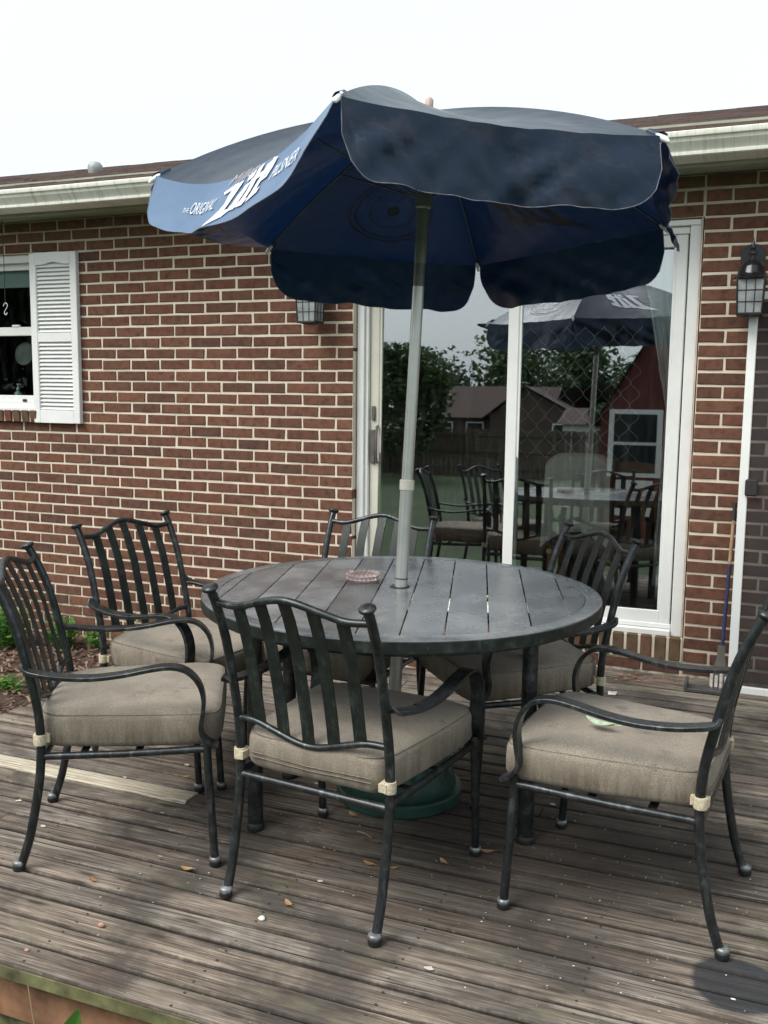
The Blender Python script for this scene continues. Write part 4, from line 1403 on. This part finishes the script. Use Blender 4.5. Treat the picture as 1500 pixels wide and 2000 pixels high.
for i in range(4): bl.bbox(-.040 + i * .021, -.026 + i * .021, -.030, -.0225, .001, .075 - (i % 2) * .012, .003)
obj('paint_crust', bl, MT['splash'], sp)
tr_ = tag(empty('rubber_tray', (3.575, -.19, .0005)), 'low grey rubber boot tray on the deck by the wall under the scraper', 'tray')
m = MB().bbox(-.085, .10, -.06, .055, 0, .006, .002)
m.bbox(-.085, -.072, -.06, .055, .006, .040, .003).bbox(-.072, .10, -.06, -.052, .006, .014, .002)
obj('tray_pan', m, MT['rubber'], tr_)
m = MB()
for i in range(5):
    for j in range(3):
        m.lathe([(.011, .006), (.010, .010), (.004, .010)], 8, (-.05 + i * .033, -.035 + j * .032, 0))
obj('tread', m, MT['rubber'], tr_)

# hanging S hook by the window
hk = tag(empty('hanging_hook', (-.521, -.10, 2.328)), 'pale S shaped hook hanging on a thin dark cord in front of the window', 'hook')
obj('cord', MB().tube([(0, 0, 0), (.002, 0, -.30), (0, 0, -.49)], .0022, 5), MT['blackmetal'], hk)
sp_ = crom([(-.014, 0, -.505), (-.010, 0, -.492), (.002, 0, -.486), (.014, 0, -.494), (.014, 0, -.508), (.002, 0, -.524), (-.008, 0, -.536), (-.008, 0, -.549), (.002, 0, -.556), (.010, 0, -.550), (.011, 0, -.542)], 4)
obj('hook', MB().tube(sp_, .0022, 6), MT['whiteplastic'], hk, 40)
# things on the inner window sill
sb = tag(empty('soap_bottle', (-.66, .13, WZ0 + .045)), 'small clear pump soap bottle standing on the sill behind the lower window pane', 'bottle')
obj('bottle', MB().lathe([(.020, 0), (.026, .006), (.026, .05), (.022, .065), (.010, .075), (.010, .085)], 14), simple('pale green plastic', (.35, .45, .42), .3), sb, 40)
obj('pump', MB().lathe([(.011, .085), (.011, .095), (.004, .098), (.004, .115), (.009, .117), (.009, .122)], 10).box(-.003, .022, -.003, .003, .117, .122), MT['whiteplastic'], sb, 40)
pt = tag(empty('round_tray', (-.655, .20, 1.55)), 'round grey plate propped behind the lower window pane', 'plate')
obj('disc', MB().lathe([(.001, .006), (.062, .006), (.072, .012), (.074, .008), (.06, 0), (.001, 0)], 30, mat=Matrix.Rotation(R(82), 4, 'X')), simple('grey plate', (.25, .24, .22), .5), pt, 30)

# ------------------------------------------------------------------ room behind the glass
rm = MB()
rm.add([(-4.2, .10, .18), (4.6, .10, .18), (4.6, 4.2, .18), (-4.2, 4.2, .18)], [(0, 1, 2, 3)])
tag(obj('room_floor', rm, MT['infloor']), kind='structure')
rw = MB()
rw.box(-4.2, 4.6, 4.2, 4.3, .18, 2.5).box(4.6, 4.7, .10, 4.2, .18, 2.5).box(-4.3, -4.2, .10, 4.2, .18, 2.5).box(.2, .3, .3, 4.2, .18, 2.5)
tag(obj('room_wall', rw, MT['inwall']), kind='structure')
tag(obj('room_ceiling', MB().box(-4.2, 4.6, .10, 4.2, 2.5, 2.55), MT['inwall']), kind='structure')
FZ = .18
dt = tag(empty('dining_table', (2.85, 1.75, FZ)), 'long indoor dining table behind the glass of the sliding door', 'table')
obj('table_top', MB().bbox(-.75, .65, -.40, .40, .47, .50, .006), MT['tabletopw'], dt)
for sx in (-.66, .56):
    for sy in (-.32, .32):
        obj('leg', MB().tube([(sx, sy, .0), (sx, sy, .47)], .025, 8), MT['oak'], dt, 40)
def dchair(x, y, rz, label, mat):
    t = tag(empty('dining_chair', (x, y, FZ), rz), label, 'chair', 'dining chairs inside the room')
    obj('seat', MB().bbox(-.20, .20, -.20, .20, .28, .31, .01), MT['darkwood'], t)
    for sx in (-.17, .17):
        obj('leg', MB().tube([(sx, .17, 0), (sx, .17, .28)], .017, 8), mat, t, 40)
        obj('back_post', MB().tube([(sx, -.18, 0), (sx, -.18, .30), (sx * 1.1, -.24, .80)], .016, 8), mat, t, 40)
    obj('top_rail', MB().bar([(-.19, -.24, .74), (0, -.26, .76), (.19, -.24, .74)], .06, .018, (0, 0, 1)), mat, t, 40)
    for i in range(4):
        xx = -.12 + i * .08
        obj('spindle', MB().bar([(xx, -.19, .32), (xx, -.25, .74)], .03, .01, (1, 0, 0)), mat, t, 40)
    return t
dchair(3.16, 1.02, R(-12), 'oak spindle back dining chair seen through the right door pane', MT['oak'])
dchair(2.05, 1.05, R(8), 'dark dining chair seen through the left door pane behind the pole', MT['darkwood'])
cc = dchair(2.80, 1.00, R(0), 'dining chair under the draped sheet behind the right door pane', MT['oak'])
m = MB()
nx, nz = 40, 30
vs = []
for i in range(nz + 1):
    w_ = i / nz
    for j in range(nx + 1):
        u = j / nx
        x = 2.80 + (u - .5) * (.36 + .02 * w_)
        fold = .020 * math.sin(u * 15 + w_ * 1.5) * w_ + .010 * math.sin(u * 37 + 2) * w_
        if w_ < .15:
            y = .82 - (w_ / .15) * .12; z = FZ + .815 + .010 * math.sin(w_ / .15 * PI)
        else:
            y = .69 - fold - .02 * (w_ - .15); z = FZ + .812 - (w_ - .15) * .53 - .025 * math.cos(u * PI * 2) * w_
        z -= .05 * abs(2 * u - 1) ** 5
        vs.append((x, y, z))
m.add(vs, [(i * (nx + 1) + j, i * (nx + 1) + j + 1, (i + 1) * (nx + 1) + j + 1, (i + 1) * (nx + 1) + j) for i in range(nz) for j in range(nx)])
tag(obj('draped_sheet', m, MT['sheet'], smooth=80), 'grey linen sheet draped over a dining chair behind the right door pane', 'sheet')
# curtain gathered at the right
m = MB(); nx, nz = 60, 24; vs = []
def cur(u, w_):
    wd = .28 - .17 * (w_ / .5) if w_ < .5 else .11 + .05 * (w_ - .5)
    x = 3.42 - wd * (1 - u)
    return (x, .150 + .018 * math.sin(u * 34 + w_ * 2), 2.15 - w_ * 1.75)
for i in range(nz + 1):
    for j in range(nx + 1):
        vs.append(cur(j / nx, i / nz))
m.add(vs, [(i * (nx + 1) + j, i * (nx + 1) + j + 1, (i + 1) * (nx + 1) + j + 1, (i + 1) * (nx + 1) + j) for i in range(nz) for j in range(nx)])
cuo = obj('curtain', m, MT['curtain'], smooth=80)
tag(cuo, 'pale sheer curtain with wavy motif gathered at the right side of the sliding door', 'curtain')
for off in (.12, .62):
    pts_ = []
    for i in range(40):
        w_ = i / 39
        u = off + .12 * math.sin(w_ * 26)
        p = cur(u, w_ * .95)
        pts_.append((p[0], p[1] - .004, p[2]))
    obj('motif', MB().tube(pts_, .004, 5), MT['curtaintrim'], cuo)

# fine sheer panel with an ogee lattice woven into it
lat = MB()
for i in range(7):
    xx = 2.60 + i * .095
    for sgn in (1, -1):
        pts_ = []
        for q in range(49):
            t_ = q / 48
            z_ = 1.68 - t_ * .68
            pts_.append((xx + sgn * .0475 * .5 * (1 - math.cos(t_ * 12 * PI)) * (1 if True else 0), .30, z_))
        if i < 6 or sgn < 0: lat.tube(pts_, .0010, 4)
tag(obj('lattice_curtain', lat, MT['curtain']), 'thin lattice patterned sheer hanging behind the right door pane', 'curtain')

# ------------------------------------------------------------------ back garden that the glass reflects
FY = -23.0
fen = tag(empty('garden_fence', (-2, FY, -.45)), 'old grey brown board fence closing off the back lawn', 'fence')
pk = MB().bbox(-.068, .068, -.01, .01, 0, 1.50, .004).mesh('picket'); pk.materials.append(MT['fence'])
x = -12.0
i = 0
while x < 9.0:
    o = obj('picket', pk, None, fen, loc=(x, random.uniform(-.004, .004), random.uniform(-.01, .01)))
    o.rotation_euler = (0, random.uniform(-.008, .008), 0)
    x += .144
for z in (.35, .85, 1.33):
    obj('rail', MB().box(-12, 9, .012, .05, z - .04, z + .04), MT['fence'], fen)
for k in range(9):
    obj('post', MB().box(-12.04 + k * 2.6, -11.94 + k * 2.6, .052, .15, 0, 1.55), MT['fence'], fen)
nh = tag(empty('neighbour_house', (0, 0, -.45)), 'brown neighbouring house beyond the garden fence', 'house')
obj('wall', MB().box(-8.9, -1.0, -43, -36.4, 0, 1.95), MT['brownwall'], nh)
m = MB().add([(-9.4, -36, 1.93), (-3.4, -36, 1.93), (-3.4, -39, 3.42), (-8.7, -39, 3.42), (-9.4, -43.4, 1.93), (-.6, -43.4, 1.93), (-.6, -39, 3.42)], [(0, 1, 2, 3), (3, 6, 5, 4), (0, 3, 4)])
m.add([(-6.3, -35.2, 1.85), (-4.4, -35.2, 3.32), (-1.4, -35.2, 1.75), (-6.3, -39.2, 1.85), (-4.4, -39.2, 3.34), (-1.4, -39.2, 1.75)], [(0, 1, 4, 3), (1, 2, 5, 4)])
obj('roof', m, MT['brownroof'], nh)
obj('gable_wall', MB().add([(-5.9, -35.5, 0), (-1.7, -35.5, 0), (-1.7, -35.5, 1.8), (-4.4, -35.5, 3.22), (-5.9, -35.5, 2.05)], [(0, 1, 2, 3, 4)]), MT['brownwall'], nh)
for a, yy in ((-8.6, -36.4), (-7.2, -36.4), (-3.2, -35.5)):
    f = obj('window', MB().box(a, a + .8, yy, yy + .04, 1.25, 1.75), MT['whiteplastic'], nh)
    obj('pane', MB().box(a + .06, a + .74, yy + .041, yy + .05, 1.31, 1.69), MT['darkglass'], f)
wh = tag(empty('white_garage', (0, 0, -.45)), 'white sided garage right of the brown neighbouring house', 'garage')
obj('wall', MB().box(-1.9, .9, -34, -30, 0, 1.75), MT['vinyl'], wh)
obj('roof', MB().add([(-2.1, -29.8, 1.72), (1.1, -29.8, 1.72), (1.1, -32, 2.35), (-2.1, -32, 2.35), (-2.1, -34.2, 1.72), (1.1, -34.2, 1.72)], [(0, 1, 2, 3), (3, 2, 5, 4), (0, 3, 4), (1, 5, 2)]), MT['brownroof'], wh)
shd = tag(empty('red_shed', (0, -8.0, -.42)), 'red garden shed with a white double hung window', 'shed')
g_ = [(2.06, 0), (4.16, 0), (4.16, 1.76), (3.11, 3.55), (2.06, 1.76)]
obj('wall', MB().add([(x, 0, z) for x, z in g_] + [(x, -2.2, z) for x, z in g_], [(0, 1, 2, 3, 4), (9, 8, 7, 6, 5)] + [(i, 5 + i, 5 + (i + 1) % 5, (i + 1) % 5) for i in range(5)]), MT['red'], shd)
obj('roof', MB().add([(1.96, .1, 1.62), (3.11, .1, 3.6), (4.26, .1, 1.62), (1.96, -2.3, 1.62), (3.11, -2.3, 3.6), (4.26, -2.3, 1.62)], [(0, 1, 4, 3), (1, 2, 5, 4)]), MT['brownroof'], shd)
f = obj('window', MB().bbox(2.17, 2.85, .001, .03, .96, 1.84, .004), MT['whiteplastic'], shd)
obj('pane', MB().box(2.24, 2.78, .031, .036, 1.42, 1.78), MT['darkglass'], f)
obj('pane', MB().box(2.24, 2.78, .031, .036, 1.02, 1.38), MT['darkglass'], f)
obj('kick_panel', MB().bbox(2.24, 2.76, .001, .022, .45, .92, .004), MT['whiteplastic'], shd)
def tree(x, y, h, r_, n, seed, label, z0=-.4):
    rd = random.Random(seed)
    t = tag(empty('tree', (x, y, z0)), label, 'tree', 'trees around the back garden')
    tk = MB()
    tk.tube([(0, 0, 0), (.08, .05, h * .3), (-.05, .0, h * .6), (.02, .03, h * .85)], lambda q: r_ * .075 * (1 - .75 * q), 8)
    clumps = []
    for i in range(26):
        a = rd.uniform(0, 2 * PI); zz = rd.uniform(.32, 1.0); rr2 = r_ * math.sqrt(max(.05, 1 - ((zz - .58) / .5) ** 2)) * rd.uniform(.45, 1)
        c = Vector((rr2 * math.cos(a), rr2 * math.sin(a), zz * h)); clumps.append((c, rd.uniform(.22, .42) * r_))
        if i < 9: tk.tube([(0, 0, h * (.25 + .05 * i)), c * .5 + Vector((0, 0, h * .2)), c], lambda q: r_ * .025 * (1 - .7 * q), 5)
    obj('trunk', tk, MT['bark'], t, 60)
    m = MB()
    for i in range(n):
        c, cr = clumps[rd.randrange(len(clumps))]
        d = Vector((rd.gauss(0, 1), rd.gauss(0, 1), rd.gauss(0, 1))).normalized() * cr * rd.uniform(.3, 1.05)
        p = c + d
        s = rd.uniform(.07, .14) * (r_ / 2.0) ** .6
        a1 = Vector((rd.gauss(0, 1), rd.gauss(0, 1), rd.gauss(0, .6))).normalized(); a2 = a1.cross(Vector((rd.gauss(0, 1), rd.gauss(0, 1), rd.gauss(0, 1)))).normalized()
        m.add([p - a1 * s, p + a2 * s * .5, p + a1 * s, p - a2 * s * .5], [(0, 1, 2, 3)])
    obj('crown', m, MT['tree'], t)
tree(-5.7, -20.8, 3.6, 1.9, 9000, 1, 'leafy tree reflected at the left in the sliding door, beside the fence')
tree(-12.5, -44, 5.0, 3.6, 7000, 2, 'broad dark tree behind the left end of the neighbouring house')
tree(-5.6, -47.0, 5.6, 4.8, 12000, 3, 'wide tall tree behind the middle of the neighbouring house')
tree(1.6, -26.0, 3.4, 1.7, 7000, 4, 'bushy tree beyond the fence behind the red shed')
tree(-13, -15, 5.6, 3.4, 7000, 5, 'large tree at the far left corner of the garden')
tree(-9.5, -7.5, 4.6, 2.4, 7000, 6, 'round tree on the lawn well to the left of the deck')

# ------------------------------------------------------------------ plants and small things
def weed(x, y, z, n, h, label, seed, mat='weed', wide=.35):
    rd = random.Random(seed)
    m = MB()
    for i in range(n):
        a = rd.uniform(0, 2 * PI); hh = h * rd.uniform(.4, 1); sp2 = rd.uniform(.1, wide) * h
        base = Vector((rd.uniform(-.3, .3) * h, rd.uniform(-.3, .3) * h, 0)); top = base + Vector((math.cos(a) * sp2, math.sin(a) * sp2, hh))
        m.tube([base, base.lerp(top, .5) + Vector((0, 0, hh * .1)), top], .0016, 4)
        for q in range(5):
            p = base.lerp(top, .35 + .16 * q); b = rd.uniform(0, 2 * PI); L = rd.uniform(.024, .046) * (h / .14) ** .5
            d = Vector((math.cos(b), math.sin(b), rd.uniform(-.1, .6))).normalized(); s2 = d.cross(Vector((0, 0, 1))).normalized()
            m.add([p, p + d * L * .35 + s2 * L * .28, p + d * L * .7 + s2 * L * .26 + Vector((0, 0, .002)), p + d * L, p + d * L * .7 - s2 * L * .26, p + d * L * .35 - s2 * L * .28], [(0, 1, 2, 3), (0, 3, 4, 5)])
    o = obj('weed', m, MT[mat]); o.location = (x, y, z)
    tag(o, label, 'weed', 'weeds growing beside the house and deck')
weed(-.42, -.30, -.23, 90, .25, 'tall tangle of weeds against the brick wall at the left edge of the photo', 1)
weed(-.10, -.18, -.22, 50, .19, 'leafy weed against the wall behind the left chair back', 2)
weed(.12, -.12, -.22, 22, .14, 'small weed at the wall just left of the rear left chair', 3)
weed(.20, -.95, -.23, 30, .08, 'low bright green weed in the mulch beside the left deck edge', 4, wide=.9)
weed(.62, -1.05, -.22, 7, .09, 'small sprig growing by the tan stone at the deck edge', 5)
weed(-.40, -.75, -.23, 60, .15, 'patch of weeds at the left edge of the mulch bed', 6, wide=.8)
def big_leaf(pts_base, tip, w_, m):
    a = Vector(pts_base); b = Vector(tip); d = b - a; s2 = d.cross(Vector(CAMF)).normalized()
    vs = []
    N = 8
    for i in range(N + 1):
        t = i / N; ww = w_ * math.sin(PI * min(1, t * .96 + .02)) ** .7
        p = a.lerp(b, t) + Vector((0, 0, .006 * math.sin(t * 6)))
        vs += [p - s2 * ww + Vector((0, -.006, 0)), p, p + s2 * ww + Vector((0, -.006, 0))]
    m.add(vs, [(i * 3 + j, i * 3 + j + 1, i * 3 + j + 4, i * 3 + j + 3) for i in range(N) for j in range(2)])
m = MB()
big_leaf((2.425, -3.12, -.095), (2.462, -3.125, .002), .019, m)
big_leaf((2.475, -3.12, -.10), (2.512, -3.13, -.018), .013, m)
m.tube([(2.44, -3.13, -.36), (2.425, -3.12, -.09)], .002, 5).tube([(2.45, -3.13, -.36), (2.475, -3.12, -.095)], .002, 5)
tag(obj('broadleaf_plant', m, MT['weed']), 'broad leafed plant poking up in front of the deck fascia at the bottom', 'plant')
m = MB()
m.tube([(2.345, -3.12, -.34), (2.330, -3.12, -.08), (2.316, -3.12, .012)], lambda t: .0022 * (1 - .5 * t), 5)
tag(obj('dry_stalk', m, MT['palewood']), 'thin dry straw stalk standing before the deck fascia', 'stalk')
gr = MB()
rd = random.Random(9)
for i in range(5200):
    x = rd.uniform(.6, 4.6); y = -3.09 - abs(rd.gauss(0, .18)); hh = rd.uniform(.03, .11); a = rd.uniform(0, 2 * PI)
    z = -.31
    gr.add([(x - .003 * math.sin(a), y + .003 * math.cos(a), z), (x + .003 * math.sin(a), y - .003 * math.cos(a), z), (x + math.cos(a) * hh * .4, y + math.sin(a) * hh * .4, z + hh)], [(0, 1, 2)])
tag(obj('grass', gr, MT['grass']), 'rough grass growing in front of the deck', 'grass', kind='stuff')

def leaf_thing(x, y, z, rz, L, w_, mat, label, curl=.012, cat='leaf', group='dry leaves lying on the deck', name='fallen_leaf'):
    m = MB(); N = 8; vs = []
    for i in range(N + 1):
        t = i / N; ww = w_ * math.sin(PI * (t * .94 + .03)) ** .8
        xx = (t - .5) * L
        zz = curl * (2 * t - 1) ** 2
        vs += [(xx, -ww, zz + curl * .6), (xx, 0, zz), (xx, ww, zz + curl * .6)]
    m.add(vs, [(i * 3 + j, i * 3 + j + 1, i * 3 + j + 4, i * 3 + j + 3) for i in range(N) for j in range(2)])
    m.tube([(L * .5, 0, curl), (L * .72, .002, curl * 1.4)], .0009, 4)
    o = obj(name, m, mat, smooth=60); o.location = (x, y, z); o.rotation_euler = (0, 0, rz)
    return tag(o, label, cat, group)
def onz(px, py, z=0.0):
    d = (px - 750) * CAMX - (py - 1000) * CAMY + FPX * CAMF
    t = (z - CAMP[2]) / d[2]
    return CAMP + d * t
for px, py, a, L, lab in [
    (365, 1700, .1, .036, 'orange brown leaf curl on the deck between the left chair legs'),
    (563, 1768, -.6, .034, 'cream seed pod shell on the deck in front of the middle chair'),
    (688, 1594, -.5, .036, 'tan dry leaf just in front of the green parasol base'),
    (866, 1686, -.7, .034, 'golden dry leaf right of the middle chair rear leg'),
    (720, 1690, -.2, .036, 'pair of thin brown leaves left of the middle chair rear leg'),
    (182, 1722, -.4, .028, 'yellowish dry scrap beside a board gap at the lower left'),
    (362, 1519, .3, .026, 'dry leaf behind the pale new board near the rear chair foot'),
    (950, 1666, .2, .040, 'brown leaf beside the right front foot of the middle chair'),
    (768, 1698, .5, .022, 'small orange leaf touching the middle chair rear leg'),
    (876, 1556, .9, .02, 'tiny rust leaf right of the parasol base')]:
    p = onz(px, py)
    leaf_thing(p[0], p[1], .0035, a, L, L * .24, MT['dryleaf'], lab, L * .12)
p = onz(1172, 1416, .476)
leaf_thing(p[0], p[1], .4755, -.35, .085, .017, MT['paleleaf'], 'curled pale green leaf lying on the right chair pad', .010, group=None)
p = onz(712, 1632)
o = obj('twig', MB().tube([(-.030, 0, .003), (0, .003, .005), (.030, -.002, .003)], .0015, 5), MT['palewood']); o.location = (p[0], p[1], 0.001); o.rotation_euler = (0, 0, -.35)
tag(o, 'short pale twig on the deck in front of the parasol base', 'twig')
def pebble(px, py, s, mat, label, nm, seed):
    p = onz(px, py)
    bm = bmesh.new(); bmesh.ops.create_icosphere(bm, subdivisions=2, radius=1)
    for v in bm.verts:
        n_ = 1 + .4 * noise.noise(v.co * 1.2 + Vector((seed, 0, 0))); v.co = Vector((v.co.x * s * n_, v.co.y * s * .8 * n_, v.co.z * s * .6 * n_))
    me = bpy.data.meshes.new(nm); bm.to_mesh(me); bm.free(); me.shade_smooth()
    o = obj(nm, me, mat); o.location = (p[0], p[1], s * .58)
    tag(o, label, 'pebble')
pebble(511, 1797, .0095, MT['whiteplastic'], 'small white pebble on the deck in front of the middle chair', 'pebble', 2)
pebble(198, 1810, .009, MT['skinpink'], 'small terracotta shard on the front boards at the lower left', 'clay_shard', 4)
pebble(53, 1858, .006, MT['skinpink'], 'tiny red clay crumb on the front board near the left corner', 'clay_crumb', 6)
p = onz(1196, 1357)
o = obj('paper_scrap', MB().add([(-.018, -.01, .002), (.016, -.012, .004), (.02, .01, .014), (-.004, .012, .010), (-.02, .009, .012)], [(0, 1, 2, 3, 4)]), MT['splash']); o.location = (p[0], p[1], .001)
tag(o, 'torn cream paper scrap on the deck behind the right chair', 'paper')
rl = MB(); rd = random.Random(5)
for i in range(46):
    q = onz(1235 + rd.gauss(0, 20), 1326 + rd.gauss(0, 4)) if i < 32 else onz(rd.uniform(1170, 1370), rd.uniform(1322, 1334))
    y = min(q[1], -.02)
    a = rd.uniform(0, PI); L = rd.uniform(.006, .016); zz = rd.uniform(.003, .014)
    rl.add([(q[0] + math.cos(a) * L, y + math.sin(a) * L, zz), (q[0] + math.sin(a) * L * .5, y - math.cos(a) * L * .5, zz + .004), (q[0] - math.cos(a) * L, y - math.sin(a) * L, zz + .002), (q[0] - math.sin(a) * L * .5, y + math.cos(a) * L * .5, zz)], [(0, 1, 2, 3)])
tag(obj('leaf_litter', rl, MT['redleaf']), 'red brown leaf litter swept against the wall below the sliding door', 'leaf litter', kind='stuff')
fl = MB()
for i in range(400):
    x = rd.uniform(1.0, 4.6); y = rd.uniform(-3.04, -.1)
    if rd.random() < .35: x = rd.gauss(3.6, .4); y = rd.gauss(-2.2, .35)
    if y < -3.04 or y > -.1 or x < .95: continue
    s = rd.uniform(.0012, .0042); a = rd.uniform(0, PI)
    fl.add([(x + math.cos(a) * s, y + math.sin(a) * s, .0032), (x + math.sin(a) * s * .6, y - math.cos(a) * s * .6, .0046), (x - math.cos(a) * s, y - math.sin(a) * s, .0036), (x - math.sin(a) * s * .6, y + math.cos(a) * s * .6, .0042)], [(0, 1, 2, 3)])
for i in range(16):
    x = rd.uniform(1.2, 4.2); y = rd.uniform(-3.0, -1.6); s = rd.uniform(.004, .009)
    ang_ = rd.uniform(0, 6)
    pts_ = []
    for q in range(9):
        a = 2 * PI * q / 9; r2 = s * rd.uniform(.45, 1.2)
        pts_.append((x + 1.6 * r2 * math.cos(a), y + r2 * math.sin(a), .0030))
    fl.add(pts_, [tuple(range(9))])
tag(obj('debris_specks', fl, MT['fleck']), 'pale specks of debris scattered over the deck boards', 'debris', kind='stuff')
